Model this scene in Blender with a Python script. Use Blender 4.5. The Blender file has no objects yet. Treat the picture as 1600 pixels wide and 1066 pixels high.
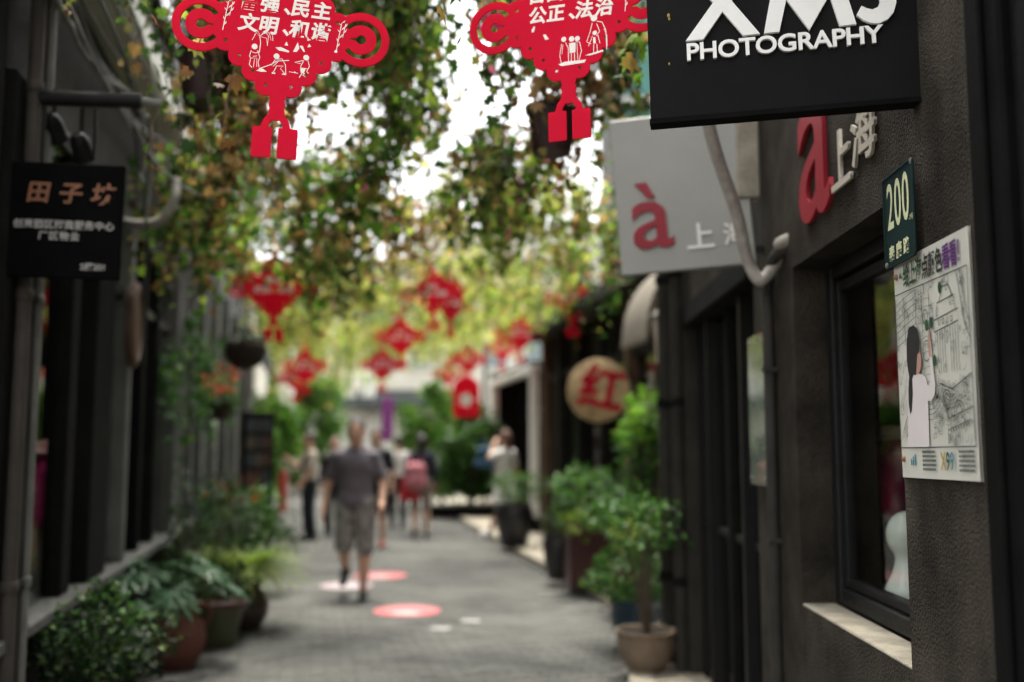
import bpy, math, random
import numpy as np
from mathutils import Vector, Matrix

# ------------------------------------------------------------------ camera, sky, sun, exposure
SC = bpy.context.scene
COL = SC.collection
FPX = 1600 * 35.0 / 36.0
PITCH = math.atan(162.0 / FPX)
CAMZ = 1.5
cam_d = bpy.data.cameras.new('camera')
cam_d.lens = 35; cam_d.sensor_width = 36; cam_d.clip_start = 0.05; cam_d.clip_end = 600
cam_d.dof.use_dof = True; cam_d.dof.focus_distance = 2.72; cam_d.dof.aperture_fstop = 1.08
cam = bpy.data.objects.new('camera', cam_d); COL.objects.link(cam)
cam.location = (0, 0, CAMZ); cam.rotation_euler = (math.pi / 2 + PITCH, 0, 0)
SC.camera = cam

SUN_EL, SUN_AZ = math.radians(74), math.radians(-4)      # azimuth: clockwise from +Y (down the lane)
world = bpy.data.worlds.new('World'); SC.world = world; world.use_nodes = True
wn = world.node_tree.nodes; wl = world.node_tree.links
sky = wn.new('ShaderNodeTexSky'); sky.sky_type = 'NISHITA'; sky.sun_disc = False
sky.sun_elevation = SUN_EL; sky.sun_rotation = SUN_AZ
sky.air_density = 1.0; sky.dust_density = 4.0; sky.ozone_density = 0.6
hs = wn.new('ShaderNodeHueSaturation'); hs.inputs['Saturation'].default_value = 0.06
wl.new(sky.outputs[0], hs.inputs['Color']); wl.new(hs.outputs[0], wn['Background'].inputs[0])
wn['Background'].inputs[1].default_value = 0.15
sun_d = bpy.data.lights.new('sun', 'SUN'); sun_d.energy = 1.5; sun_d.angle = math.radians(11)
sun_d.color = (1.0, 0.94, 0.80)
sun = bpy.data.objects.new('sun', sun_d); COL.objects.link(sun)
sdir = Vector((math.sin(SUN_AZ) * math.cos(SUN_EL), math.cos(SUN_AZ) * math.cos(SUN_EL), math.sin(SUN_EL)))
sun.rotation_euler = sdir.to_track_quat('Z', 'Y').to_euler(); sun.location = sdir * 30
SC.view_settings.view_transform = 'Standard'; SC.view_settings.look = 'None'
SC.view_settings.exposure = 2.08; SC.view_settings.gamma = 1.0
SC.render.engine = 'CYCLES'
cy = SC.cycles
cy.max_bounces = 6; cy.diffuse_bounces = 4; cy.glossy_bounces = 3; cy.transmission_bounces = 4
cy.transparent_max_bounces = 8; cy.use_denoising = True; cy.caustics_reflective = False; cy.caustics_refractive = False
cy.sample_clamp_indirect = 6; cy.use_adaptive_sampling = True; cy.adaptive_threshold = 0.03

rnd = random.Random(7)
nr = np.random.default_rng(11)

# ------------------------------------------------------------------ helpers
def at(px, py, Y):
    """point at world depth Y on the line of sight through a photo pixel"""
    u = (px - 800) / FPX; v = (533 - py) / FPX
    dy = math.cos(PITCH) - v * math.sin(PITCH); dz = math.sin(PITCH) + v * math.cos(PITCH)
    t = Y / dy
    return Vector((u * t, Y, CAMZ + dz * t))

def ground(px, py):
    v = (533 - py) / FPX
    dy = math.cos(PITCH) - v * math.sin(PITCH); dz = math.sin(PITCH) + v * math.cos(PITCH)
    t = -CAMZ / dz
    return Vector(((px - 800) / FPX * t, dy * t, 0))

MATS = {}
def _new(name):
    m = bpy.data.materials.new(name); m.use_nodes = True
    MATS[name] = m
    return m, m.node_tree.nodes, m.node_tree.links, m.node_tree.nodes['Principled BSDF']

def pmat(name, col, rough=0.7, var=0.25, scale=6.0, bump=0.0, bscale=60.0, metal=0.0, col2=None, spec=0.5, coat=0.0):
    if name in MATS: return MATS[name]
    m, n, l, b = _new(name)
    b.inputs['Roughness'].default_value = rough; b.inputs['Metallic'].default_value = metal
    b.inputs['Specular IOR Level'].default_value = spec; b.inputs['Coat Weight'].default_value = coat
    tc = n.new('ShaderNodeTexCoord')
    nz = n.new('ShaderNodeTexNoise'); nz.inputs['Scale'].default_value = scale; nz.inputs['Detail'].default_value = 6
    nz.inputs['Roughness'].default_value = 0.65
    l.new(tc.outputs['Object'], nz.inputs['Vector'])
    mx = n.new('ShaderNodeMix'); mx.data_type = 'RGBA'
    c = Vector(col)
    a = c * (1 - var); z = Vector(col2) if col2 else c * (1 + var)
    mx.inputs[6].default_value = (*a, 1); mx.inputs[7].default_value = (*[min(1, x) for x in z], 1)
    rp = n.new('ShaderNodeMapRange'); rp.inputs['From Min'].default_value = .3; rp.inputs['From Max'].default_value = .7
    l.new(nz.outputs['Fac'], rp.inputs['Value']); l.new(rp.outputs[0], mx.inputs[0])
    l.new(mx.outputs[2], b.inputs['Base Color'])
    if bump > 0:
        nb = n.new('ShaderNodeTexNoise'); nb.inputs['Scale'].default_value = bscale; nb.inputs['Detail'].default_value = 5
        l.new(tc.outputs['Object'], nb.inputs['Vector'])
        bp = n.new('ShaderNodeBump'); bp.inputs['Strength'].default_value = min(1, bump); bp.inputs['Distance'].default_value = 0.016
        l.new(nb.outputs['Fac'], bp.inputs['Height']); l.new(bp.outputs[0], b.inputs['Normal'])
    return m

def leafmat(name, stops, transl=0.35, rough=0.55):
    """colour differs from leaf to leaf (random per island), light passes through"""
    m, n, l, b = _new(name)
    g = n.new('ShaderNodeNewGeometry'); oi = n.new('ShaderNodeObjectInfo')
    ad = n.new('ShaderNodeMath'); ad.operation = 'ADD'; fr = n.new('ShaderNodeMath'); fr.operation = 'FRACT'
    l.new(g.outputs['Random Per Island'], ad.inputs[0]); l.new(oi.outputs['Random'], ad.inputs[1]); l.new(ad.outputs[0], fr.inputs[0])
    cr = n.new('ShaderNodeValToRGB'); cr.color_ramp.interpolation = 'LINEAR'
    els = cr.color_ramp.elements
    while len(els) < len(stops): els.new(0.5)
    for e, (p, c) in zip(els, stops): e.position = p; e.color = (*c, 1)
    l.new(fr.outputs[0], cr.inputs[0])
    b.inputs['Roughness'].default_value = rough + .1; b.inputs['Specular IOR Level'].default_value = 0.22
    l.new(cr.outputs[0], b.inputs['Base Color'])
    tr = n.new('ShaderNodeBsdfTranslucent')
    br = n.new('ShaderNodeMix'); br.data_type = 'RGBA'; br.blend_type = 'MULTIPLY'; br.inputs[0].default_value = 1
    br.inputs[7].default_value = (1.32, 1.36, .80, 1)
    l.new(cr.outputs[0], br.inputs[6]); l.new(br.outputs[2], tr.inputs[0])
    ms = n.new('ShaderNodeMixShader'); ms.inputs[0].default_value = transl
    l.new(b.outputs[0], ms.inputs[1]); l.new(tr.outputs[0], ms.inputs[2])
    l.new(ms.outputs[0], n['Material Output'].inputs[0])
    return m

def glassmat(name, tint=(1, 1, 1), ior=1.5, rough=0.02, body=0.0, bodycol=(.1, .12, .1)):
    m, n, l, b = _new(name)
    tr = n.new('ShaderNodeBsdfTransparent'); tr.inputs[0].default_value = (*tint, 1)
    gl = n.new('ShaderNodeBsdfGlossy'); gl.inputs['Roughness'].default_value = rough
    fr = n.new('ShaderNodeFresnel'); fr.inputs[0].default_value = ior
    gb = n.new('ShaderNodeNewGeometry'); fm = n.new('ShaderNodeMath'); fm.operation = 'SUBTRACT'; fm.use_clamp = True   # reflect at the outer face only
    l.new(fr.outputs[0], fm.inputs[0]); l.new(gb.outputs['Backfacing'], fm.inputs[1])
    ms = n.new('ShaderNodeMixShader'); l.new(fm.outputs[0], ms.inputs[0])
    src = tr
    if body > 0:
        df = n.new('ShaderNodeBsdfDiffuse'); df.inputs[0].default_value = (*bodycol, 1)
        m2 = n.new('ShaderNodeMixShader'); m2.inputs[0].default_value = body
        l.new(tr.outputs[0], m2.inputs[1]); l.new(df.outputs[0], m2.inputs[2]); src = m2
    l.new(src.outputs[0], ms.inputs[1]); l.new(gl.outputs[0], ms.inputs[2])
    l.new(ms.outputs[0], n['Material Output'].inputs[0])
    return m

def tag(o, label=None, cat=None, group=None, kind=None):
    if label: o['label'] = label
    if cat: o['category'] = cat
    if group: o['group'] = group
    if kind: o['kind'] = kind
    return o

def link_mesh(name, me, mats, parent=None, mw=None):
    for m in (mats if isinstance(mats, (list, tuple)) else [mats]): me.materials.append(m)
    o = bpy.data.objects.new(name, me); COL.objects.link(o)
    if parent is not None: o.parent = parent
    if mw is not None: o.matrix_local = mw
    return o

def empty(name, label, cat, loc=(0, 0, 0), rz=0.0, group=None, mw=None):
    o = bpy.data.objects.new(name, None); COL.objects.link(o)
    o.empty_display_size = .1
    if mw is not None: o.matrix_world = mw
    else: o.location = loc; o.rotation_euler = (0, 0, rz)
    return tag(o, label, cat, group)

def frame(origin, yaw=0.0, roll=0.0, face='cam'):
    """board frame: local x right, y up, z out of the face.  'cam' faces -Y, 'right' = on the right-hand wall"""
    if face == 'cam': R = Matrix(((1, 0, 0), (0, 0, -1), (0, 1, 0)))
    else: R = Matrix(((0, 0, -1), (-1, 0, 0), (0, 1, 0)))
    M = Matrix.Rotation(yaw, 3, 'Z') @ R @ Matrix.Rotation(roll, 3, 'Z')
    return Matrix.Translation(Vector(origin)) @ M.to_4x4()

class MB:
    def __init__(s): s.v = []; s.f = []; s.m = []
    def add(s, vs, fs, mi=0):
        o = len(s.v); s.v += [tuple(p) for p in vs]; s.f += [tuple(i + o for i in f) for f in fs]; s.m += [mi] * len(fs); return s
    def box(s, x0, x1, y0, y1, z0, z1, mi=0, M=None):
        vs = [Vector((x, y, z)) for z in (z0, z1) for y in (y0, y1) for x in (x0, x1)]
        if M is not None: vs = [M @ p for p in vs]
        return s.add(vs, [(0, 2, 3, 1), (4, 5, 7, 6), (0, 1, 5, 4), (2, 6, 7, 3), (0, 4, 6, 2), (1, 3, 7, 5)], mi)
    def bev(s, x0, x1, y0, y1, z0, z1, b=.01, mi=0):
        """box with chamfered edges"""
        vs = []; 
        for z, i in ((z0, b), (z0 + b, 0), (z1 - b, 0), (z1, b)):
            vs += [(x0 + i, y0 + b, z), (x0 + b, y0 + i, z), (x1 - b, y0 + i, z), (x1 - i, y0 + b, z),
                   (x1 - i, y1 - b, z), (x1 - b, y1 - i, z), (x0 + b, y1 - i, z), (x0 + i, y1 - b, z)]
        fs = [tuple(range(7, -1, -1)), tuple(range(24, 32))]
        for k in range(3):
            for i in range(8):
                j = (i + 1) % 8; fs.append((k * 8 + i, k * 8 + j, k * 8 + 8 + j, k * 8 + 8 + i))
        return s.add(vs, fs, mi)
    def tube(s, pts, r, n=8, mi=0, cap=True):
        pts = [Vector(p) for p in pts]; rs = r if isinstance(r, (list, tuple)) else [r] * len(pts)
        o = len(s.v); up = None
        for i, p in enumerate(pts):
            d = (pts[min(i + 1, len(pts) - 1)] - pts[max(i - 1, 0)])
            d = d.normalized() if d.length > 1e-9 else Vector((0, 0, 1))
            if up is None: up = d.orthogonal().normalized()
            else:
                up = up - d * up.dot(d); up = up.normalized() if up.length > 1e-6 else d.orthogonal().normalized()
            w = d.cross(up)
            for k in range(n):
                a = 2 * math.pi * k / n
                s.v.append(tuple(p + (up * math.cos(a) + w * math.sin(a)) * rs[i]))
        for i in range(len(pts) - 1):
            for k in range(n):
                j = (k + 1) % n
                s.f.append((o + i * n + k, o + i * n + j, o + (i + 1) * n + j, o + (i + 1) * n + k)); s.m.append(mi)
        if cap:
            s.f.append(tuple(o + k for k in range(n - 1, -1, -1))); s.m.append(mi)
            s.f.append(tuple(o + (len(pts) - 1) * n + k for k in range(n))); s.m.append(mi)
        return s
    def lathe(s, prof, n=28, c=(0, 0, 0), mi=0, wav=0.0, wn_=0):
        o = len(s.v)
        for (r, z) in prof:
            for k in range(n):
                a = 2 * math.pi * k / n; rr = r * (1 + wav * math.cos(wn_ * a))
                s.v.append((c[0] + rr * math.cos(a), c[1] + rr * math.sin(a), c[2] + z))
        for i in range(len(prof) - 1):
            for k in range(n):
                j = (k + 1) % n
                s.f.append((o + i * n + k, o + i * n + j, o + (i + 1) * n + j, o + (i + 1) * n + k)); s.m.append(mi)
        if prof[0][0] > 1e-6: s.f.append(tuple(o + k for k in range(n - 1, -1, -1))); s.m.append(mi)
        if prof[-1][0] > 1e-6: s.f.append(tuple(o + (len(prof) - 1) * n + k for k in range(n))); s.m.append(mi)
        return s
    def ell(s, c, r, mi=0, nu=12, nv=8):
        prof = [(math.sin(math.pi * i / nv), -math.cos(math.pi * i / nv)) for i in range(nv + 1)]
        o = len(s.v)
        for (a, z) in prof:
            for k in range(nu):
                t = 2 * math.pi * k / nu
                s.v.append((c[0] + r[0] * a * math.cos(t), c[1] + r[1] * a * math.sin(t), c[2] + r[2] * z))
        for i in range(nv):
            for k in range(nu):
                j = (k + 1) % nu
                s.f.append((o + i * nu + k, o + i * nu + j, o + (i + 1) * nu + j, o + (i + 1) * nu + k)); s.m.append(mi)
        return s
    def poly(s, pts, z0, z1, mi=0):
        """prism of a simple polygon in xy"""
        n = len(pts)
        vs = [(x, y, z0) for x, y in pts] + [(x, y, z1) for x, y in pts]
        fs = [tuple(range(n - 1, -1, -1)), tuple(range(n, 2 * n))] + [(i, (i + 1) % n, n + (i + 1) % n, n + i) for i in range(n)]
        return s.add(vs, fs, mi)
    def stroke(s, pts, w, z, mi=0):
        """flat printed line in the xy plane"""
        pts = [Vector((p[0], p[1])) for p in pts]
        L = []; R_ = []
        for i, p in enumerate(pts):
            d = pts[min(i + 1, len(pts) - 1)] - pts[max(i - 1, 0)]
            d = d.normalized() if d.length > 1e-9 else Vector((1, 0))
            q = Vector((-d.y, d.x)) * (w / 2); L.append(p + q); R_.append(p - q)
        o = len(s.v); n = len(pts)
        s.v += [(p.x, p.y, z) for p in L] + [(p.x, p.y, z) for p in R_]
        for i in range(n - 1): s.f.append((o + n + i, o + n + i + 1, o + i + 1, o + i)); s.m.append(mi)
        return s
    def mesh(s, name, smooth=False):
        me = bpy.data.meshes.new(name); me.from_pydata(s.v, [], s.f)
        me.polygons.foreach_set('material_index', s.m)
        if smooth: me.polygons.foreach_set('use_smooth', [True] * len(s.f))
        me.update(); return me
    def build(s, name, mats, parent=None, smooth=False, mw=None):
        me = s.mesh(name, smooth)
        if smooth:
            try: me.set_sharp_from_angle(angle=math.radians(40))
            except Exception: pass
        return link_mesh(name, me, mats, parent, mw)

def bez(pts_, n=24):
    P = [Vector(p) for p in pts_]; out = []
    P = [P[0] * 2 - P[1]] + P + [P[-1] * 2 - P[-2]]
    for i in range(1, len(P) - 2):
        for k in range(n):
            t = k / n; a, b, c, d = P[i - 1:i + 3]
            out.append(.5 * ((2 * b) + (c - a) * t + (2 * a - 5 * b + 4 * c - d) * t * t + (3 * b - a - 3 * c + d) * t**3))
    out.append(P[-2]); return out

def curve_to_mesh(cu):
    o = bpy.data.objects.new('tmp', cu); COL.objects.link(o)
    me = bpy.data.meshes.new_from_object(o.evaluated_get(bpy.context.evaluated_depsgraph_get()))
    bpy.data.objects.remove(o); bpy.data.curves.remove(cu)
    return me

def text_mesh(body, size, extrude=0.0, offset=0.0, shear=0.0, align='CENTER', spacing=1.0, sx=1.0):
    cu = bpy.data.curves.new('lettering', 'FONT'); cu.body = body; cu.size = size; cu.extrude = extrude
    cu.offset = offset; cu.shear = shear; cu.align_x = align; cu.align_y = 'BOTTOM_BASELINE'; cu.space_character = spacing
    cu.resolution_u = 4
    me = curve_to_mesh(cu)
    if sx != 1.0: me.transform(Matrix.Diagonal((sx, 1, 1, 1)))
    return me

def text_w(body, size, **k):
    me = text_mesh(body, size, 0, 0, 0, 'LEFT', k.get('spacing', 1.0)); w = max((v.co.x for v in me.vertices), default=0); bpy.data.meshes.remove(me); return w
def lettering(name, body, size, mat, parent, x, y, z, rot=0.0, whole=False, **k):
    if len(body) > 1 and not whole:
        k2 = dict(k); al = k2.pop('align', 'CENTER'); sx = k2.get('sx', 1.0)
        W = text_w(body, size, **k) * sx; x0 = x - (W / 2 if al == 'CENTER' else 0); wI = text_w('I', size, **k)
        for i, ch in enumerate(body):
            if ch == ' ': continue
            a = (text_w(body[:i] + 'I', size, **k) - wI) * sx if i else 0
            lettering(name, ch, size, mat, parent, x0 + a * math.cos(rot), y + a * math.sin(rot), z, rot, align='LEFT', **k2)
        return
    me = text_mesh(body, size, **k)
    return link_mesh(name, me, mat, parent, Matrix.Translation((x, y, z)) @ Matrix.Rotation(rot, 4, 'Z'))

# ---- 2D signed distance outline -> flat board with real thickness
def contour_board(F, xs, ys, thick):
    nx, ny = F.shape; S = F < 0
    code = (S[:-1, :-1] * 1 + S[1:, :-1] * 2 + S[1:, 1:] * 4 + S[:-1, 1:] * 8)
    I, J = np.nonzero((code > 0) & (code < 15))
    segs = {}
    TAB = {1: [(3, 0)], 2: [(0, 1)], 3: [(3, 1)], 4: [(1, 2)], 5: [(3, 2), (1, 0)], 6: [(0, 2)], 7: [(3, 2)], 8: [(2, 3)],
           9: [(2, 0)], 10: [(0, 3), (2, 1)], 11: [(2, 1)], 12: [(1, 3)], 13: [(1, 0)], 14: [(0, 3)]}
    def ekey(i, j, e): return ((i, j, 0), (i + 1, j, 1), (i, j + 1, 0), (i, j, 1))[e]
    def pt(k):
        i, j, d = k
        a = F[i, j]; b = F[i + 1, j] if d == 0 else F[i, j + 1]; t = a / (a - b)
        return (xs[i] + (xs[i + 1] - xs[i]) * t, ys[j]) if d == 0 else (xs[i], ys[j] + (ys[j + 1] - ys[j]) * t)
    for i, j in zip(I.tolist(), J.tolist()):
        for a, b in TAB[int(code[i, j])]: segs[ekey(i, j, a)] = ekey(i, j, b)
    cu = bpy.data.curves.new('board', 'CURVE'); cu.dimensions = '2D'; cu.fill_mode = 'BOTH'; cu.extrude = thick / 2
    while segs:
        k0 = next(iter(segs)); loop = []; k = k0
        while k in segs: loop.append(k); k = segs.pop(k)
        if len(loop) < 6: continue
        P = [pt(k) for k in loop]
        P = [p for i, p in enumerate(P) if i % 2 == 0]
        sp = cu.splines.new('POLY'); sp.points.add(len(P) - 1); sp.use_cyclic_u = True
        for q, p in zip(sp.points, P): q.co = (p[0], p[1], 0, 1)
    return curve_to_mesh(cu)

# ---- 3D signed distance -> one continuous surface (surface nets)
def surf_nets(F, org, h):
    S = F < 0
    c = [S[a:F.shape[0] - 1 + a, b:F.shape[1] - 1 + b, d:F.shape[2] - 1 + d] for a in (0, 1) for b in (0, 1) for d in (0, 1)]
    cnt = sum(x.astype(np.int8) for x in c)
    I, J, K = np.nonzero((cnt > 0) & (cnt < 8))
    idx = -np.ones(cnt.shape, np.int64); idx[I, J, K] = np.arange(len(I))
    P = np.zeros((len(I), 3)); N = np.zeros(len(I))
    corners = [(a, b, d) for a in (0, 1) for b in (0, 1) for d in (0, 1)]
    for u in corners:
        for w in corners:
            if sum(abs(u[t] - w[t]) for t in range(3)) == 1 and u < w:
                fu = F[I + u[0], J + u[1], K + u[2]]; fw = F[I + w[0], J + w[1], K + w[2]]
                x = (fu < 0) != (fw < 0); t = np.where(x, fu / np.where(fu - fw == 0, 1, fu - fw), 0)
                for ax in range(3): P[:, ax] += np.where(x, u[ax] + (w[ax] - u[ax]) * t, 0)
                N += x
    P /= N[:, None]
    V = (P + np.stack([I, J, K], 1)) * h + np.array(org)
    Q = []
    for ax in range(3):
        sl0 = [slice(1, -1)] * 3; sl1 = [slice(1, -1)] * 3
        sl0[ax] = slice(0, -1); sl1[ax] = slice(1, None)
        A = S[tuple(sl0)]; B = S[tuple(sl1)]
        i, j, k = np.nonzero(A != B); base = [i, j, k]
        for t in range(3):
            if t != ax: base[t] = base[t] + 1
        fl = A[i, j, k]; o1, o2 = [t for t in range(3) if t != ax]
        def cell(d1, d2):
            b = [x.copy() for x in base]; b[o1] -= d1; b[o2] -= d2; return idx[b[0], b[1], b[2]]
        q = np.stack([cell(1, 1), cell(0, 1), cell(0, 0), cell(1, 0)], 1)
        flip = fl if ax != 1 else ~fl
        q[~flip] = q[~flip][:, ::-1]; Q.append(q)
    return V, np.concatenate(Q)

def sdf_mesh(name, prims, h=0.013, k=0.03, cuts=()):
    """prims: ('c', a, b, ra, rb) round cone; ('e', c, (rx,ry,rz)) ellipsoid. cuts: (point, outward normal)"""
    lo = np.full(3, 9e9); hi = -lo
    for p in prims:
        if p[0] == 'c':
            for q, r in ((p[1], p[3]), (p[2], p[4])): lo = np.minimum(lo, np.array(q) - r); hi = np.maximum(hi, np.array(q) + r)
        else: lo = np.minimum(lo, np.array(p[1]) - np.array(p[2])); hi = np.maximum(hi, np.array(p[1]) + np.array(p[2]))
    lo -= 3 * h; hi += 3 * h
    ax = [np.arange(lo[i], hi[i], h) for i in range(3)]
    X, Y, Z = np.meshgrid(*ax, indexing='ij')
    F = np.full(X.shape, 9.0)
    for p in prims:
        if p[0] == 'c':
            a, b = np.array(p[1], float), np.array(p[2], float); d = b - a; L2 = max(d @ d, 1e-9)
            t = np.clip(((X - a[0]) * d[0] + (Y - a[1]) * d[1] + (Z - a[2]) * d[2]) / L2, 0, 1)
            g = np.sqrt((X - a[0] - t * d[0])**2 + (Y - a[1] - t * d[1])**2 + (Z - a[2] - t * d[2])**2) - (p[3] + (p[4] - p[3]) * t)
        else:
            c, r = p[1], p[2]
            q = np.sqrt(((X - c[0]) / r[0])**2 + ((Y - c[1]) / r[1])**2 + ((Z - c[2]) / r[2])**2)
            g = (q - 1) * min(r)
        kk = p[5] if len(p) > 5 else k
        hh = np.clip(.5 + .5 * (F - g) / kk, 0, 1)
        F = F + (g - F) * hh - kk * hh * (1 - hh)
    for (q, nrm) in cuts:
        F = np.maximum(F, (X - q[0]) * nrm[0] + (Y - q[1]) * nrm[1] + (Z - q[2]) * nrm[2])
    V, Q = surf_nets(F, lo, h)
    me = bpy.data.meshes.new(name); me.from_pydata(V.tolist(), [], Q.tolist())
    me.polygons.foreach_set('use_smooth', [True] * len(Q)); me.update()
    return me

# ---- leaves
def tpl_ivy():
    o = [(0, 0), (-.22, -.16), (-.52, .12), (-.28, .28), (-.44, .62), (-.15, .55), (0, 1.0), (.15, .55), (.44, .62), (.28, .28), (.52, .12), (.22, -.16)]
    v = [(x, y, -.22 * abs(x) - .12 * y * y) for x, y in o] + [(0, .3, .03)]
    n = len(o)
    return np.array(v), np.array([(i, n, (i + 1) % n) for i in range(n)])[:, ::-1]
def tpl_ivy_lo():
    o = [(0, -.05), (-.48, .05), (-.3, .5), (0, .95), (.3, .5), (.48, .05)]
    v = [(x, y, -.25 * abs(x)) for x, y in o]
    return np.array(v), np.array([(0, 5, 4), (0, 4, 3), (0, 3, 2), (0, 2, 1)])
def tpl_oval():
    o = [(0, 0), (-.2, .25), (-.24, .55), (0, 1), (.24, .55), (.2, .25)]
    v = [(x, y, -.3 * abs(x) - .1 * y * y) for x, y in o]
    return np.array(v), np.array([(0, 5, 4), (0, 4, 3), (0, 3, 2), (0, 2, 1)])
def tpl_blade():
    v = []; f = []
    for i in range(6):
        t = i / 5; w = .028 * (1 - t * .85) * (.6 + t if t < .4 else 1)
        y = t * .85; z = .55 * t - .95 * t * t
        v += [(-w, y, z), (w, y, z)]
    for i in range(5): a = 2 * i; f += [(a, a + 1, a + 3), (a, a + 3, a + 2)]
    return np.array(v), np.array(f)
IVY, IVYLO, OVAL, BLADE = tpl_ivy(), tpl_ivy_lo(), tpl_oval(), tpl_blade()

def leaf_frames(tip, nrm):
    t = tip / np.linalg.norm(tip, axis=1, keepdims=True)
    n = nrm - t * np.sum(nrm * t, 1, keepdims=True); n /= np.maximum(np.linalg.norm(n, axis=1, keepdims=True), 1e-6)
    x = np.cross(t, n)
    return np.stack([x, t, n], 2)
def leaf_mesh(name, tpl, pos, tip, nrm, size):
    tv, tf = tpl; R = leaf_frames(tip, nrm); n = len(pos)
    V = np.einsum('nij,kj->nki', R, tv) * size[:, None, None] + pos[:, None, :]
    Fa = tf[None] + (np.arange(n) * len(tv))[:, None, None]
    me = bpy.data.meshes.new(name)
    V = V.reshape(-1, 3); Fa = Fa.reshape(-1, 3)
    me.vertices.add(len(V)); me.vertices.foreach_set('co', V.ravel())
    me.loops.add(len(Fa) * 3); me.loops.foreach_set('vertex_index', Fa.ravel().astype(np.int32))
    me.polygons.add(len(Fa)); me.polygons.foreach_set('loop_start', np.arange(len(Fa), dtype=np.int32) * 3)
    me.update(calc_edges=True); me.validate()
    return me

def copy_tree(o, parent=None):
    c = o.copy(); COL.objects.link(c); c.parent = parent
    if parent is not None: c.matrix_parent_inverse = o.matrix_parent_inverse
    for ch in list(o.children): copy_tree(ch, c)
    return c

# ------------------------------------------------------------------ materials
stucco = pmat('dark_stucco', (.034, .029, .023), .95, .5, 3.0, 1.0, 110, col2=(.074, .063, .050), spec=.1)
def streaks(m, lo=.72):
    n, l = m.node_tree.nodes, m.node_tree.links; b = n['Principled BSDF']; src = b.inputs['Base Color'].links[0].from_socket
    tc = n.new('ShaderNodeTexCoord'); mp = n.new('ShaderNodeMapping'); mp.inputs['Scale'].default_value = (2.6, 2.6, .8)
    nz = n.new('ShaderNodeTexNoise'); nz.inputs['Scale'].default_value = 1.6; nz.inputs['Detail'].default_value = 7; nz.inputs['Roughness'].default_value = .7
    l.new(tc.outputs['Object'], mp.inputs[0]); l.new(mp.outputs[0], nz.inputs['Vector'])
    mr = n.new('ShaderNodeMapRange'); mr.inputs['From Min'].default_value = .35; mr.inputs['From Max'].default_value = .68; mr.inputs['To Min'].default_value = lo; mr.inputs['To Max'].default_value = 1.25
    l.new(nz.outputs['Fac'], mr.inputs['Value'])
    mx = n.new('ShaderNodeMix'); mx.data_type = 'RGBA'; mx.blend_type = 'MULTIPLY'; mx.inputs[0].default_value = 1
    l.new(src, mx.inputs[6]); l.new(mr.outputs[0], mx.inputs[7]); l.new(mx.outputs[2], b.inputs['Base Color'])
streaks(stucco)
stucco2 = pmat('upper_stucco', (.16, .15, .14), .95, .3, 2.0, .5, 90)
sillmat = pmat('worn_cement', (.33, .295, .23), .9, .35, 9, .5, 120)
blackmetal = pmat('black_metal', (.010, .010, .010), .5, .3, 14, .15, 60, spec=.2)
blackpaint = pmat('black_paint', (.005, .005, .005), .8, .3, 8, .1, 50, spec=.06)
signblack = pmat('sign_black', (.0055, .0055, .0053), .6, .55, 2.2, .05, 40, spec=.1)
greyframe = pmat('grey_painted_wood', (.011, .011, .010), .9, .35, 5, .2, 40, spec=.06)
greylight = pmat('light_grey_render', (.12, .12, .106), .85, .3, 3, .3, 50)
plaster = pmat('old_plaster', (.075, .075, .068), .9, .35, 2.5, .5, 60)
cream = pmat('cream_render', (.72, .68, .58), .9, .12, 1.5, .2, 30)
white_paint = pmat('white_paint', (.84, .83, .78), .6, .06, 5)
letter_white = pmat('letter_white', (.88, .87, .83), .55, .05, 12)
red_board = pmat('red_board', (.66, .010, .046), .75, .06, 4, .05, 80, spec=.12)
def thin(m, fac, tint):
    n, l = m.node_tree.nodes, m.node_tree.links; tr = n.new('ShaderNodeBsdfTranslucent'); tr.inputs[0].default_value = (*tint, 1)
    ms = n.new('ShaderNodeMixShader'); ms.inputs[0].default_value = fac
    l.new(n['Principled BSDF'].outputs[0], ms.inputs[1]); l.new(tr.outputs[0], ms.inputs[2]); l.new(ms.outputs[0], n['Material Output'].inputs[0])
thin(red_board, .33, (.9, .04, .09))
print_white = pmat('print_white', (.88, .83, .77), .7, .06, 30)
red_letter = pmat('red_letter', (.30, .010, .024), .45, .12, 8)
greysign = pmat('silver_grey_panel', (.36, .365, .335), .5, .08, 2.5, .04, 30)
greenplate = pmat('enamel_green', (.004, .018, .018), .6, .25, 9, spec=.12)
platecream = pmat('plate_letters', (.58, .60, .36), .8, .1, 20)
steel = pmat('grey_pipe', (.16, .16, .145), .6, .25, 8, .15, 60)
clothpipe = pmat('taped_conduit', (.34, .32, .28), .85, .3, 16, .5, 70)
darkpipe = pmat('dark_downpipe', (.038, .035, .030), .85, .3, 5, .3, 60, spec=.2)
cablemat = pmat('grey_cable', (.22, .215, .20), .7, .3, 20)
blackcable = pmat('black_cable', (.02, .02, .02), .6, .2, 20)
terracotta = pmat('terracotta', (.13, .042, .025), .8, .3, 6, .3, 60)
maroonpot = pmat('maroon_plastic', (.028, .009, .008), .55, .3, 6, .1, 40)
maroonglaze = pmat('maroon_glaze', (.060, .016, .018), .35, .3, 4, .1, 30)
blueglaze = pmat('blue_glaze', (.006, .028, .052), .25, .4, 5, .05, 30)
tanpot = pmat('tan_clay', (.19, .14, .095), .75, .3, 6, .4, 50)
blackpot = pmat('black_ceramic', (.018, .018, .020), .35, .3, 6, .1, 40)
olivepot = pmat('olive_glaze', (.05, .055, .02), .4, .3, 6, .1, 40)
soil = pmat('soil', (.03, .022, .016), .95, .4, 30, .8, 80)
bark = pmat('bark', (.09, .065, .045), .9, .3, 20, .6, 80)
vine = pmat('vine_stem', (.11, .075, .05), .9, .3, 30, .4, 90)
wicker = pmat('coir_basket', (.030, .018, .012), .95, .5, 25, .9, 70)
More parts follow.
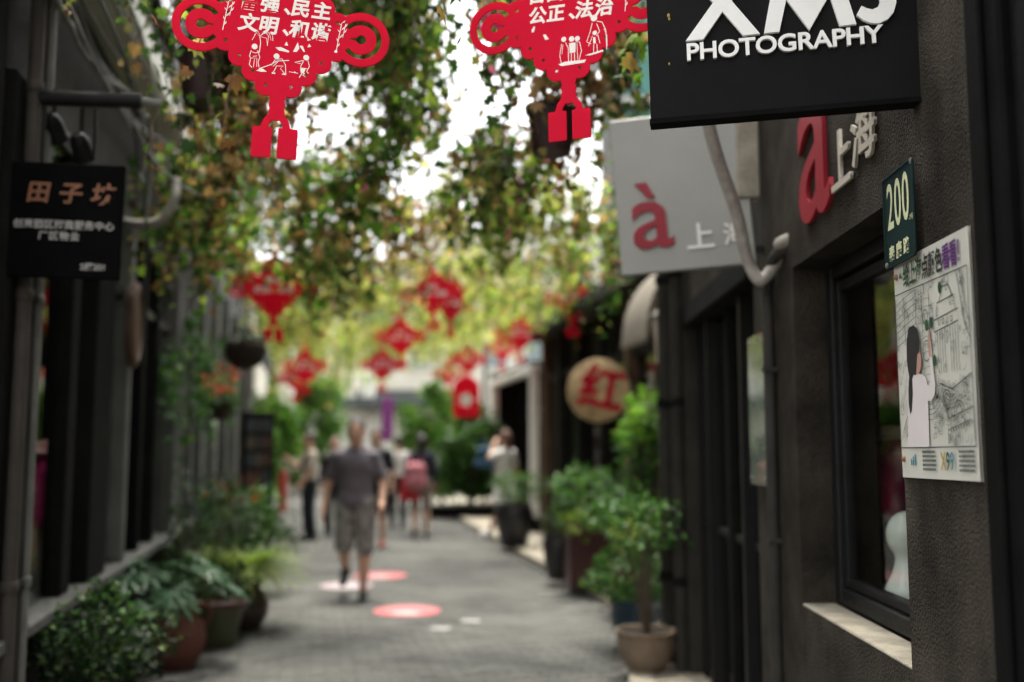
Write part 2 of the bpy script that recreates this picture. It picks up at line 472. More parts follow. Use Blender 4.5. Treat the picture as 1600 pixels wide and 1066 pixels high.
wood = pmat('brown_wood', (.09, .05, .028), .6, .4, 6, .2, 40)
tealmat = pmat('teal_shutter', (.10, .30, .25), .6, .12, 3, .1, 30)
pinkcloth = pmat('hot_pink_cloth', (.75, .02, .22), .8, .15, 12)
palepink = pmat('pale_pink_cloth', (.72, .36, .36), .8, .15, 12)
china = pmat('white_porcelain', (.78, .80, .76), .18, .05, 5, coat=.5)
glass = glassmat('shop_glass', (.86, .88, .86), ior=1.42)
acrylic = glassmat('acrylic', (.65, .72, .66), rough=.04, body=.35, bodycol=(.30, .36, .28))

for m_ in (plaster, blackpaint): streaks(m_, .8)

ivy_green = leafmat('ivy_green', [(0, (.020, .052, .012)), (.3, (.045, .10, .02)), (.55, (.11, .22, .035)), (.78, (.28, .36, .07)), (.9, (.24, .18, .07)), (1, (.13, .065, .028))], .45)
ivy_mixed = leafmat('ivy_mixed', [(0, (.014, .036, .009)), (.34, (.045, .115, .02)), (.56, (.13, .26, .04)), (.68, (.36, .46, .10)), (.75, (.54, .40, .20)), (.84, (.30, .17, .085)), (1, (.05, .026, .014))], .4)
ivy_dry = leafmat('ivy_dry', [(0, (.05, .10, .02)), (.16, (.22, .24, .06)), (.3, (.54, .37, .19)), (.5, (.44, .27, .14)), (.7, (.15, .075, .035)), (1, (.05, .024, .012))], .4)
ivy_far = leafmat('ivy_far', [(0, (.05, .10, .03)), (.3, (.22, .33, .07)), (.58, (.47, .54, .16)), (.76, (.62, .56, .25)), (.88, (.50, .33, .19)), (1, (.15, .095, .055))], .5)
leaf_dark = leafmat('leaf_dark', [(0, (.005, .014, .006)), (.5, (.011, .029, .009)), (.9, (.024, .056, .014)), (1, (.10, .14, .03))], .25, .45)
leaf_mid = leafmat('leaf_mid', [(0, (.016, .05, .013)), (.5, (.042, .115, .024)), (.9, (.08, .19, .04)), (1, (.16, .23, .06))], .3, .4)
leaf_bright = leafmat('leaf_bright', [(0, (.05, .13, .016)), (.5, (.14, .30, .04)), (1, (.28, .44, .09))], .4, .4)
leaf_fatsia = leafmat('leaf_fatsia', [(0, (.016, .045, .020)), (1, (.045, .10, .045))], .2, .32)
leaf_grass = leafmat('leaf_grass', [(0, (.10, .18, .03)), (.6, (.24, .33, .07)), (1, (.46, .50, .18))], .4, .5)
leaf_bamboo = leafmat('leaf_bamboo', [(0, (.03, .09, .015)), (.6, (.08, .19, .03)), (1, (.2, .32, .07))], .45, .5)
petal_red = leafmat('petal_red', [(0, (.45, .03, .02)), (1, (.62, .10, .06))], .3)
petal_pink = leafmat('petal_pink', [(0, (.55, .05, .25)), (1, (.70, .20, .42))], .4)

# ------------------------------------------------------------------ the setting: ground, lane, footpath
XL = lambda Y: -1.28 - .2 * Y                     # left frontage line
XF = lambda Y: .37 - .172 * (Y - 16.7)            # right frontage line beyond the setback
KERB = [(1.0, -4), (.86, 2), (.74, 5.6), (.74, 6.3), (.93, 8.0), (.93, 9.4), (.64, 11.2), (.02, 14.3), (-.75, 18.6), (-1.78, 24.5), (-3.6, 40)]
def kerb_x(Y):
    for (a, b), (c, d) in zip(KERB, KERB[1:]):
        if b <= Y <= d: return a + (c - a) * (Y - b) / (d - b)
    return KERB[-1][0]

paver_mat, n_, l_, b_ = _new('stone_paver')
def _():
    n, l, b = n_, l_, b_
    g = n.new('ShaderNodeNewGeometry'); oi = n.new('ShaderNodeObjectInfo')
    ad = n.new('ShaderNodeMath'); ad.operation = 'ADD'; fr = n.new('ShaderNodeMath'); fr.operation = 'FRACT'
    l.new(g.outputs['Random Per Island'], ad.inputs[0]); l.new(oi.outputs['Random'], ad.inputs[1]); l.new(ad.outputs[0], fr.inputs[0])
    tn = n.new('ShaderNodeTexNoise'); tn.inputs['Scale'].default_value = .9; tn.inputs['Detail'].default_value = 6; tn.inputs['Roughness'].default_value = .7
    tg = n.new('ShaderNodeTexNoise'); tg.inputs['Scale'].default_value = 38; tg.inputs['Detail'].default_value = 4
    l.new(g.outputs['Position'], tn.inputs['Vector']); l.new(g.outputs['Position'], tg.inputs['Vector'])
    m1 = n.new('ShaderNodeMath'); m1.operation = 'MULTIPLY_ADD'; m1.inputs[1].default_value = .12
    l.new(fr.outputs[0], m1.inputs[0]); l.new(tn.outputs['Fac'], m1.inputs[2])
    m2 = n.new('ShaderNodeMath'); m2.operation = 'MULTIPLY_ADD'; m2.inputs[1].default_value = .35
    l.new(tg.outputs['Fac'], m2.inputs[0]); l.new(m1.outputs[0], m2.inputs[2])
    cr = n.new('ShaderNodeValToRGB'); e = cr.color_ramp.elements
    e[0].position = .45; e[0].color = (.040, .040, .037, 1); e[1].position = 1.1; e[1].color = (.128, .127, .117, 1)
    l.new(m2.outputs[0], cr.inputs[0]); l.new(cr.outputs[0], b.inputs['Base Color'])
    b.inputs['Roughness'].default_value = .85; b.inputs['Specular IOR Level'].default_value = .15
    bp = n.new('ShaderNodeBump'); bp.inputs['Strength'].default_value = .4; bp.inputs['Distance'].default_value = .004
    l.new(tg.outputs['Fac'], bp.inputs['Height']); l.new(bp.outputs[0], b.inputs['Normal'])
_()
joint = pmat('joint_sand', (.085, .08, .072), .95, .3, 20, .4, 80)

g = MB(); g.add([(-150, -60, -.03), (150, -60, -.03), (150, 260, -.03), (-150, 260, -.03)], [(0, 1, 2, 3)])
tag(g.build('ground', joint), kind='structure')
lane = MB(); ys = [-4, 2, 5.6, 6.3, 8, 9.4, 11.2, 14.3, 18.6, 20.2]
for a, b in zip(ys, ys[1:]): lane.add([(XL(a) - .4, a, 0), (kerb_x(a) + .1, a, 0), (kerb_x(b) + .1, b, 0), (XL(b) - .4, b, 0)], [(0, 1, 2, 3)])
lane_o = tag(lane.build('lane', joint), kind='structure')
far = MB(); ys = [20.2, 24.5, 40, 44]
for a, b in zip(ys, ys[1:]): far.add([(XL(a) - 3, a, .004), (kerb_x(a) + .5, a, .004), (kerb_x(b) + .5, b, .004), (XL(b) - 6, b, .004)], [(0, 1, 2, 3)])
far.build('far_paving', paver_mat, lane_o)
# pavers in courses across the lane: the nearest 300 in view are single pieces
PW, PD, PH = .20, .10, .014
pm = MB(); pm.bev(-PW / 2 + .0025, PW / 2 - .0025, -PD / 2 + .0025, PD / 2 - .0025, -.02, 0, .003)
paver_me = pm.mesh('paver'); paver_me.materials.append(paver_mat)
many = MB(); cnt = 0
yrow = 5.2; r_ = 0
prng = random.Random(3)
while yrow < 20.1:
    x = XL(yrow) - .2 + (r_ % 2) * .1
    while x < kerb_x(yrow) - .06:
        z = PH + prng.uniform(-.0022, .0022); tx = prng.uniform(-.012, .012); ty = prng.uniform(-.012, .012)
        vis = yrow > 6.25 and abs(x / yrow) < .515 and x > XL(yrow) + .75
        M = Matrix.Translation((x, yrow, z)) @ Matrix.Rotation(tx, 4, 'X') @ Matrix.Rotation(ty, 4, 'Y')
        if vis and cnt < 300:
            o = bpy.data.objects.new('paver', paver_me); COL.objects.link(o); o.parent = lane_o; o.matrix_local = M; cnt += 1
        else:
            q = MB().box(-PW / 2 + .003, PW / 2 - .003, -PD / 2 + .003, PD / 2 - .003, -.02, 0, M=M); many.add(q.v, q.f)
        x += PW
    yrow += PD; r_ += 1
tag(many.build('pavers', paver_mat, lane_o), kind='stuff')

pathmat = pmat('cream_paving', (.34, .30, .235), .8, .22, 3, .25, 60)
fp = MB(); FPH = .05
pts = [p for p in KERB if p[1] >= 5.6]
for i, (a, b) in enumerate(zip(pts, pts[1:])):
    fp.add([(a[0], a[1], FPH), (a[0] + 7, a[1], FPH), (b[0] + 7, b[1], FPH), (b[0], b[1], FPH), (a[0], a[1], -.03), (b[0], b[1], -.03)], [(0, 1, 2, 3), (4, 0, 3, 5)])
fpo = tag(fp.build('footpath', joint), kind='structure')
# slabs and kerb stones of the footpath
def lerp_kerb(s):
    acc = 0
    for a, b in zip(pts, pts[1:]):
        L = math.dist(a, b)
        if s <= acc + L or b is pts[-1]:
            t = (s - acc) / L; d = Vector((b[0] - a[0], b[1] - a[1])).normalized()
            return Vector((a[0] + (b[0] - a[0]) * t, a[1] + (b[1] - a[1]) * t)), d
        acc += L
s = 0.05
while s < 22:
    p, d = lerp_kerb(s); p2, d2 = lerp_kerb(s + .5)
    n1 = Vector((d.y, -d.x)); n2 = Vector((d2.y, -d2.x))
    for k, (w0, w1, zz) in enumerate(((-.03, .12, .075), (.126, .60, .066), (.606, 1.08, .066), (1.086, 1.56, .066))):
        e0 = p + n1 * w0 + d * .003; e1 = p + n1 * w1 + d * .003; e2 = p2 + n2 * w1 - d2 * .003; e3 = p2 + n2 * w0 - d2 * .003
        zz += rnd.uniform(-.002, .002)
        q = MB().add([(e0.x, e0.y, -.02), (e1.x, e1.y, -.02), (e2.x, e2.y, -.02), (e3.x, e3.y, -.02), (e0.x, e0.y, zz), (e1.x, e1.y, zz), (e2.x, e2.y, zz), (e3.x, e3.y, zz)],
                     [(4, 5, 6, 7), (0, 4, 7, 3), (0, 1, 5, 4), (1, 2, 6, 5), (3, 7, 6, 2)])
        q.build('kerb_stone' if k == 0 else 'slab', pathmat, fpo)
    s += .5

# ------------------------------------------------------------------ right-hand stucco building (near)
RSL = .0187
RX0 = 1.021
def RW(along, off, z): return Vector((RX0 + RSL * along + off, along, z))
rb = empty('stucco_building', 'dark grey stucco shop building with a deep window along the right edge', 'building', (RX0, 0, 0), -math.atan(RSL))
w = MB()   # local: x = into the wall, y along, z up
A0, A1, WZ0, WZ1 = 2.745, 3.83, .90, 2.185
w.box(0, .3, .9, A0, 0, 3.4).box(0, .3, A1, 4.52, 0, 3.4).box(0.0, .3, A0, A1, WZ1, 3.4).box(0, .3, A0, A1, 0, WZ0)
w.build('wall', stucco, rb)
MB().box(-.06, .32, .9, 7.0, 3.4, 3.55).build('cornice', stucco, rb)
MB().box(.02, .30, .9, 7.0, 3.55, 7.2).build('upper_wall', stucco2, rb)
MB().box(-.25, 4.6, .8, 7.1, 7.2, 7.35).build('roof', darkpipe, rb)
MB().box(.3, 4.5, 6.75, 7.0, 0, 7.2).build('side_wall', stucco2, rb)
MB().box(.3, 4.5, .9, 1.1, 0, 7.2).build('side_wall', stucco2, rb)
sl = MB().bev(.001, .125, A0 + .002, A1 - .002, WZ0 - .02, WZ0 + .008, .004); sl.build('sill', sillmat, rb)
wf = MB()
for a, b, c, d in ((A0, A0 + .07, WZ0, WZ1), (A1 - .07, A1, WZ0, WZ1), (A0 + .07, A1 - .07, WZ0, WZ0 + .075), (A0 + .07, A1 - .07, WZ1 - .07, WZ1)):
    wf.bev(.125, .19, a + .001, b - .001, c + .013, d - .001, .006)
win = wf.build('window', blackmetal, rb)
wf = MB()
for a, b, c, d in ((A0 + .071, A0 + .105, WZ0 + .08, WZ1 - .07), (A1 - .105, A1 - .071, WZ0 + .08, WZ1 - .07), (A0 + .106, A1 - .106, WZ0 + .078, WZ0 + .112), (A0 + .106, A1 - .106, WZ1 - .11, WZ1 - .072)):
    wf.bev(.142, .18, a, b, c, d, .004)
wf.build('window_frame', blackmetal, win)
MB().box(.158, .164, A0 + .10, A1 - .10, WZ0 + .105, WZ1 - .105).build('pane', glass, win)
room = MB()
room.box(.30, 1.5, A0 - .55, A0 - .5, .6, 2.6).box(.30, 1.5, A1 + .6, A1 + .65, .6, 2.6).box(1.5, 1.55, A0 - .5, A1 + .6, .6, 2.6).box(.3, 1.5, A0 - .5, A1 + .6, 2.55, 2.6)
room.build('display_niche', blackpaint, rb)
MB().box(.2, 1.5, A0 - .5, A1 + .6, .86, .905).build('display_shelf', greyframe, rb)
# shop front beyond the pillar
sf = MB(); sf.box(.0, .28, 4.53, 6.9, 2.30, 3.4); sf.build('lintel', stucco, rb)
MB().bev(-.03, .1, 4.53, 6.9, 2.26, 2.40, .01).build('fascia_board', greyframe, rb)
MB().box(.9, .95, 4.3, 6.9, 0, 2.5).build('shop_back_wall', pmat('interior_wall', (.20, .12, .09), .9, .3, 2), rb)
for i, (a, b_, ex) in enumerate(((4.53, 4.60, .0), (5.02, 5.08, .02), (5.46, 5.54, .0), (5.98, 6.05, .02), (6.34, 6.44, .0))):
    MB().bev(.06 - ex, .14, a, b_, .0, 2.26, .006).build('mullion', blackmetal if i != 2 else greyframe, rb)
MB().bev(.08, .13, 4.6, 6.34, .98, 1.02, .005).build('transom', blackmetal, rb)
MB().bev(.08, .13, 4.6, 6.34, .0, .12, .005).build('bottom_rail', blackmetal, rb)
for a, b_ in ((4.60, 5.02), (5.08, 5.46), (5.54, 5.98), (6.05, 6.34)):
    for z0, z1 in ((.12, .98), (1.02, 2.26)): MB().box(.102, .107, a, b_, z0, z1).build('pane', glass, rb)
MB().bev(-.02, .28, 6.46, 6.72, 0, 3.4, .015).build('column', darkpipe, rb)
MB().bev(-.05, .28, 6.74, 7.0, 0, 3.4, .015).build('column', greyframe, rb)
for al, of, r in ((6.52, -.06, .042), (6.80, -.10, .05)):
    MB().tube([(of, al, 0), (of, al, 3.4)], r, 12).build('downpipe', darkpipe, rb, True)
    for z in (.6, 1.75, 2.6): MB().lathe([(r + .006, 0), (r + .012, .01), (r + .012, .05), (r + .006, .06)], 12, (of, al, z)).build('pipe_collar', greyframe, rb, True)
MB().tube(bez([(-.03, 4.12, 0), (-.03, 4.12, 1.0), (-.03, 4.12, 2.0), (-.035, 4.08, 2.15), (-.035, 3.98, 2.25), (.03, 3.90, 2.29)], 6), .024, 10).build('downpipe', darkpipe, rb, True)
for z in (.35, 1.1, 1.8): MB().box(-.056, -.001, 4.094, 4.146, z, z + .02).build('pipe_clip', darkpipe, rb)

# black folded shutter at the frame's right edge
sh = empty('shutter_door', 'black metal folding shutter standing at the right edge beside the poster', 'shutter', RW(0, 0, 0), -math.atan(RSL))
for i in range(6):
    a = 2.07 - i * .16
    MB().bev(-.085 + (i % 2) * .02, -.004, a - .155, a, .02, 3.1, .008).build('panel', blackpaint, sh)
    MB().bev(-.099 + (i % 2) * .02, -.0855 + (i % 2) * .02, a - .10, a - .05, .04, 3.08, .004).build('rib', blackpaint, sh)

# wall letters
big_a = text_mesh('a', .92, .008, .006)
o = link_mesh('wall_letter', big_a, red_letter, None, frame(RW(3.46, -.010, 2.31), -math.atan(RSL), 0, 'right') @ Matrix.Diagonal((1.02, 1, 1, 1)))
tag(o, 'large red letter a fixed to the dark stucco wall above the window', 'letter', 'letters on the stucco wall')
for ch, al, z, sz in (('上', 3.165, 2.345, .215), ('海', 2.945, 2.375, .225)):
    o = link_mesh('wall_letter', text_mesh(ch, sz, .005, .003), sillmat if 0 else pmat('ivory_letter', (.52, .48, .40), .7, .15, 14), None, frame(RW(al, -.008, z), -math.atan(RSL), 0, 'right'))
    tag(o, 'ivory raised Chinese character nearest the red letter on the wall' if ch == '上' else 'ivory raised Chinese character with many strokes, nearest the green number plate', 'letter', 'letters on the stucco wall')

# house number plate
pl = empty('number_plate', 'dark green enamel house number plate reading 200 screwed to the wall', 'number plate', mw=frame(RW(2.655, -.020, 2.118), -math.atan(RSL), 0, 'right') @ Matrix.Rotation(math.radians(-2), 4, 'Y'))
PWD, PHT = .24, .255
def rrect(w, h, r, n=5):
    P = []
    for cx, cy, a0 in ((w / 2 - r, h / 2 - r, 0), (-w / 2 + r, h / 2 - r, 90), (-w / 2 + r, -h / 2 + r, 180), (w / 2 - r, -h / 2 + r, 270)):
        for i in range(n + 1):
            a = math.radians(a0 + 90 * i / n); P.append((cx + r * math.cos(a), cy + r * math.sin(a)))
    return P
MB().poly(rrect(PWD, PHT, .012), -.003, 0.0).build('plate', greenplate, pl)
rim = MB(); P = rrect(PWD, PHT, .012)
rim.tube([(x, y, 0) for x, y in P + P[:1]], .0035, 6, cap=False).build('rim', greenplate, pl, True)
lettering('lettering', '200', .185, platecream, pl, -.005, -.022, .0006, extrude=.0003, offset=.0012, spacing=1.12, sx=.60)
lettering('lettering', '泰 康 路', .046, platecream, pl, -.008, -.108, .0006, extrude=.0003, offset=.0012, sx=1.0)
lettering('lettering', '-7号', .018, platecream, pl, .094, -.030, .0006, extrude=.0002)
for x, y in ((PWD / 2 - .008, PHT / 2 - .006), (-PWD / 2 + .01, -PHT / 2 + .01)):
    MB().lathe([(.008, 0), (.008, .003), (.004, .005), (0, .0055)], 10, (x, y, 0)).build('screw', steel, pl, True)

# ------------------------------------------------------------------ poster
PO_W, PO_H = .475, .588
paper = pmat('poster_paper', (.53, .52, .455), .6, .05, 3)
ink = pmat('ink_grey', (.035, .05, .05), .6, .1, 20)
inkgreen = pmat('ink_green', (.01, .055, .022), .6, .1, 20); inkpurple = pmat('ink_purple', (.09, .02, .14), .6, .1, 20)
inkblack = pmat('ink_black', (.010, .010, .011), .6, .1, 20); inkpale = pmat('ink_pale', (.58, .53, .52), .6, .06, 6)
inkskin = pmat('ink_skin', (.38, .22, .17), .6, .06, 9); inkblue = pmat('ink_blue', (.05, .20, .26), .6, .1, 20); inkgold = pmat('ink_gold', (.34, .22, .03), .6, .1, 20)
po = empty('poster', 'white poster with a line-drawn city and a girl with a ponytail painting it', 'poster', mw=frame(RW(2.735, -.006, 1.412), -math.atan(RSL), math.radians(.6), 'right'))
sheet = MB(); NX, NY = 20, 24
for j in range(NY + 1):
    for i in range(NX + 1):
        x = PO_W * i / NX; y = PO_H * j / NY
        sheet.v.append((x, y, .003 * math.sin(x * 14) * math.sin(y * 9 + 1) * min(1, i / 3) + .0015))
for j in range(NY):
    for i in range(NX):
        a = j * (NX + 1) + i; sheet.f.append((a, a + 1, a + NX + 2, a + NX + 1)); sheet.m.append(0)
sheet.build('sheet', paper, po, True)
ZP = .0062
MB().add([(0, 0, -.004), (PO_W, 0, -.004), (PO_W, PO_H, -.004), (0, PO_H, -.004)], [(0, 1, 2, 3)]).build('backing', paper, po)
def pr(u, v): return (u * PO_W, v * PO_H)
dr = MB(); q = random.Random(21)
def S(pts_, w_=.0028, mi=0): dr.stroke([pr(*p) for p in pts_], w_, ZP + mi * .0002, mi)
def circ(cx, cy, r, a0=0, a1=360, n=14, asp=1.2): return [(cx + r * math.cos(math.radians(a0 + (a1 - a0) * i / n)) * asp, cy + r * math.sin(math.radians(a0 + (a1 - a0) * i / n))) for i in range(n + 1)]
S([(.015, .135), (.985, .135)]); S([(.015, .135), (.015, .845)]); S([(.015, .845), (.985, .845)]); S([(.985, .135), (.985, .845)])
# curved terraces, upper left
for i in range(7): S([(.03, .60 + i * .032), (.16, .625 + i * .032), (.32, .655 + i * .030)], .0018)
S([(.03, .58), (.03, .83)]); S([(.32, .64), (.33, .84)]); S([(.16, .60), (.16, .82)])
# tower
for x in (.40, .50): S([(x, .30), (x + .01, .80)])
for i in range(14): S([(.39, .34 + i * .033), (.45, .35 + i * .033), (.52, .345 + i * .033)], .0012)
S(circ(.45, .55, .045)); S(circ(.45, .70, .03)); S(circ(.45, .42, .06, 180, 360)); S([(.45, .80), (.45, .845)])
for k in range(5): S(circ(.47, .44, .10 + k * .022, 190, 350, 16), .0014)
# gate building with columns
S([(.56, .62), (.86, .64), (.86, .69), (.56, .67), (.56, .62)]); S([(.60, .68), (.61, .74), (.82, .75), (.83, .69)]); S([(.64, .745), (.68, .80), (.76, .80), (.80, .752)])
for x in (.60, .66, .76, .82): S([(x, .44), (x, .625)], .002); S([(x + .03, .44), (x + .03, .625)], .002)
for x in (.62, .67, .72, .77): S([(x, .645), (x, .665), (x + .02, .667), (x + .02, .647), (x, .645)], .0022)
for k in range(4): S(circ(.73, .44, .10 + k * .016, 200, 350, 16), .0013)
# lower right domes and arcades
S(circ(.82, .27, .05, 0, 180)); S(circ(.82, .27, .03, 0, 180)); S([(.68, .14), (.68, .25), (.98, .29), (.98, .16)]); S(circ(.68, .33, .04)); S(circ(.68, .33, .025)); S([(.68, .29), (.68, .24)])
for k in range(9): S(circ(.70 + k * .03, .19 + k * .004, .018, 0, 180, 6)); S([(.70 + k * .03, .15), (.70 + k * .03, .185)], .0012)
S([(.60, .40), (.75, .37), (.98, .42)]); S([(.62, .38), (.70, .24)]); S([(.86, .84), (.93, .62), (.98, .56)]); S([(.90, .84), (.96, .66), (.985, .62)])
# small houses and scribbles filling the gaps
taken = [(.05, .14, .48, .62), (.39, .30, .52, .82), (.56, .40, .88, .80)]
for k in range(460):
    x = q.uniform(.02, .95); y = q.uniform(.14, .82)
    if any(a < x < c and b < y < d for a, b, c, d in taken) and q.random() < .8: continue
    s_ = q.uniform(.012, .034); t = q.random()
    if t < .4:
        S([(x, y), (x, y + s_), (x + s_ * .6, y + s_ * 1.5), (x + s_ * 1.2, y + s_), (x + s_ * 1.2, y), (x, y)], .0012); S([(x + s_ * .4, y), (x + s_ * .4, y + s_ * .6)], .001)
    elif t < .7: S(circ(x, y, s_ * .55, q.uniform(0, 90), q.uniform(200, 380), 8), .0012); S(circ(x, y, s_ * .3, 0, 360, 6), .001)
    else:
        a = q.uniform(0, 3.1); S([(x, y), (x + s_ * math.cos(a), y + s_ * math.sin(a)), (x + s_ * 2 * math.cos(a + .4), y + s_ * 2 * math.sin(a + .4))], .0012)
for k in range(26):
    x = q.uniform(.02, .13); y = q.uniform(.15, .5); S([(x, y), (x + .05, y + .06)], .001)
dr.build('line_drawing', [ink], po)
def flat(name, poly_, m, dz): MB().poly([pr(*p) for p in poly_], ZP + dz - .0002, ZP + dz).build(name, m, po)
flat('printed_figure', [(.13, .137), (.15, .30), (.17, .42), (.22, .455), (.33, .46), (.42, .44), (.45, .40), (.48, .405), (.49, .47), (.485, .58), (.50, .60), (.515, .585), (.525, .48), (.545, .40), (.53, .355), (.48, .33), (.44, .335), (.43, .137)], inkpale, .0006)
flat('printed_arm', [(.482, .52), (.478, .60), (.49, .635), (.505, .63), (.512, .59), (.512, .52)], inkskin, .0008)
flat('printed_face', [(.27, .455), (.275, .55), (.35, .57), (.375, .53), (.37, .485), (.34, .462)], inkskin, .0009)
flat('printed_hair', [(.17, .53), (.18, .62), (.22, .675), (.29, .68), (.345, .655), (.365, .60), (.35, .55), (.325, .545), (.31, .50), (.295, .455), (.26, .46), (.235, .44), (.235, .37), (.21, .30), (.185, .285), (.17, .33), (.175, .40), (.195, .455), (.18, .49)], inkblack, .0012)
for (x, y) in ((.47, .66), (.53, .665), (.555, .50), (.66, .80)):
    flat('printed_leaf', [(x + .022 * math.cos(t), y + .026 * math.sin(t)) for t in [i * .628 for i in range(10)]], inkgreen, .0010)
flat('printed_leaf', [(.545, .335), (.58, .34), (.58, .355), (.55, .352)], inkblack, .0010)
TS = .066
for i, ch in enumerate('“给上海点颜色看看！'):
    mt = inkgreen if i < 4 else (inkblack if i < 7 else inkpurple)
    x = .050 + (0 if i == 0 else .028 + (i - 1) * .0425)
    lettering('lettering', ch, TS * (.8 if i == 0 else 1), mt, po, x, .515, ZP + .0004, align='LEFT', extrude=.0001, offset=.0016, sx=.66)
lettering('lettering', 'X', .062, inkgold, po, .285, .024, ZP + .0004, extrude=.0001, offset=.001, sx=.7)
lettering('lettering', '9', .062, inkgreen, po, .312, .024, ZP + .0004, extrude=.0001, offset=.001, sx=.7)
lettering('lettering', '9', .062, inkblue, po, .336, .024, ZP + .0004, extrude=.0001, offset=.001, sx=.7)
sm = MB()
for bx, wid in ((.155, .085), (.375, .085)):
    for k in range(5):
        x = bx
        while x < bx + wid - .004:
            ww = q.uniform(.003, .006); sm.stroke([(x, .068 - k * .011), (x + ww, .068 - k * .011)], .0062, ZP); x += ww + .0016
sm.build('fine_print', [ink], po)['kind'] = 'stuff'
for k in range(3): MB().poly([(.075 + k * .014, .034), (.083 + k * .014, .034), (.083 + k * .014, .05 + k * .006), (.075 + k * .014, .05 + k * .006)], ZP, ZP + .0002).build('printed_mark', inkblue, po)
for x, y in ((.022, .548), (.022, .05)):
    MB().lathe([(.009, 0), (.008, .003), (.004, .006), (0, .007)], 10, (x, y, .004)).build('pin', pmat('rusty_pin', (.22, .10, .04), .7, .4, 40), po, True)

# ------------------------------------------------------------------ black projecting sign
sg = empty('hanging_sign', 'black projecting sign with raised white lettering at the top right', 'sign', mw=frame(at(1017, 192, 2.66), math.radians(-11.5), math.radians(1.2)))
K = 1.0 / 598 * 1.012
SW, SHh = 436 * K, 330 * K
MB().bev(0, SW, 0, SHh, -.05, 0, .004).build('panel', signblack, sg, False)
MB().box(-.003, SW + .003, -.004, .010, -.053, .004).build('edge_strip', blackpaint, sg)
def zp(x, y): return ((x / 3.478 - 17) * K + 0.0, 0)
lx = MB(); T0, T1 = .0005, .012; B = 129 * K; LH = 118 * K
def lp(pts_): return [((x) * K, B + y * K) for x, y in pts_]
lx.poly(lp([(61, 0), (89, 0), (121, 43), (152, 0), (178, 0), (136, 60), (176, 118), (148, 118), (121, 77), (93, 118), (65, 118), (107, 60)]), T0, T1)
lx.poly(lp([(184, 0), (208, 0), (221, 52), (254, -2), (287, 52), (300, 0), (325, 0), (298, 118), (283, 118), (254, 62), (225, 118), (210, 118)]), T0, T1)
J = [(362, 118), (362, 30)] + [(339 + 23 * math.cos(a), 30 - 27 * math.sin(a)) for a in [i * math.pi / 10 for i in range(1, 8)]] + [(324, 8), (333, 22)]
J = [(386, 118), (362, 118), (362, 32), (358, 24), (350, 21), (342, 24), (334, 29), (326, 15), (336, 5), (348, -1), (360, -2), (372, 3), (381, 13), (386, 28)]
lx.poly(lp(J), T0, T1)
lx.build('raised_letters', letter_white, sg)
lettering('raised_lettering', 'PHOTOGRAPHY', 39.5 * K, letter_white, sg, 60 * K, 97 * K, .006, align='LEFT', extrude=.005, offset=.0014, spacing=.97, sx=1.065)
for (x, y, r) in ((35, 178, .004), (36, 172, .003), (33, 96, .0025), (22, 230, .003)):
    MB().ell((x * K, y * K, .0), (r, r * 1.6, .0012)).build('paint_fleck', inkgold, sg, True)
for y in (SHh + .001,):
    MB().tube([(.1, y + .02, -.025), (SW + .1, y + .02, -.025)], .012, 10).build('bracket', blackmetal, sg, True)
    for x in (.15, SW - .15): MB().box(x - .01, x + .01, SHh - .002, y + .02, -.03, -.02).build('hanger', blackmetal, sg)

# ------------------------------------------------------------------ silver grey projecting sign
gs = empty('projecting_sign', 'silver grey square sign with a red accented letter below the black sign', 'sign', mw=frame(at(972, 431, 4.36), math.radians(-8), math.radians(4.2)))
GW, GH = .585, .71
MB().bev(0, GW, 0, GH, -.035, 0, .005).build('panel', greysign, gs)
lettering('raised_letter', 'à', .44, red_letter, gs, .055, .115, .007, align='LEFT', extrude=.005, offset=.003, sx=1.02)
lettering('raised_character', '上', .125, letter_white, gs, .355, .095, .004, extrude=.003, offset=.0025)
lettering('raised_character', '海', .105, letter_white, gs, .505, .10, .004, extrude=.003, offset=.0015)
for y in (.06, GH - .06): MB().box(GW, GW + .08, y - .015, y + .015, -.03, -.005).build('bracket', blackmetal, gs)

# wrapped conduit looping in front of the grey sign, and fittings
cd = MB().tube(bez([at(1095, 130, 3.75), at(1115, 225, 3.85), at(1150, 330, 3.95), at(1168, 405, 4.0), at(1188, 438, 4.0), at(1210, 415, 4.0), at(1226, 388, 3.98), RW(3.93, -.02, 2.30), RW(3.88, .03, 2.32)], 8), .026, 10)
tag(cd.build('conduit', clothpipe, None, True), 'pale cloth-wrapped conduit sagging past the grey sign into the wall', 'conduit')
bx = MB().bev(-.05, .05, -.03, .03, -.22, .22, .006)
tag(bx.build('bracket_box', sillmat, None, False, Matrix.Translation(at(1166, 235, 4.3))), 'weathered bracket board fixed upright behind the grey sign', 'bracket')
# acrylic notice on the pillar
an = empty('acrylic_notice', 'clear acrylic notice panel on studs on the grey pillar', 'notice', mw=frame(RW(4.50, -.03, 1.325), -math.atan(RSL), 0, 'right'))
MB().bev(0, .30, 0, .655, 0, .006, .002).build('panel', acrylic, an)
MB().box(.01, .29, .01, .10, -.004, -.001).build('printed_strip', pmat('notice_print', (.5, .42, .36), .6, .3, 30), an)
for x in (.03, .27):
    for y in (.03, .625): MB().lathe([(.009, -.03), (.009, .008), (.006, .011), (0, .011)], 10, (x, y, 0)).build('stud', steel, an, True)

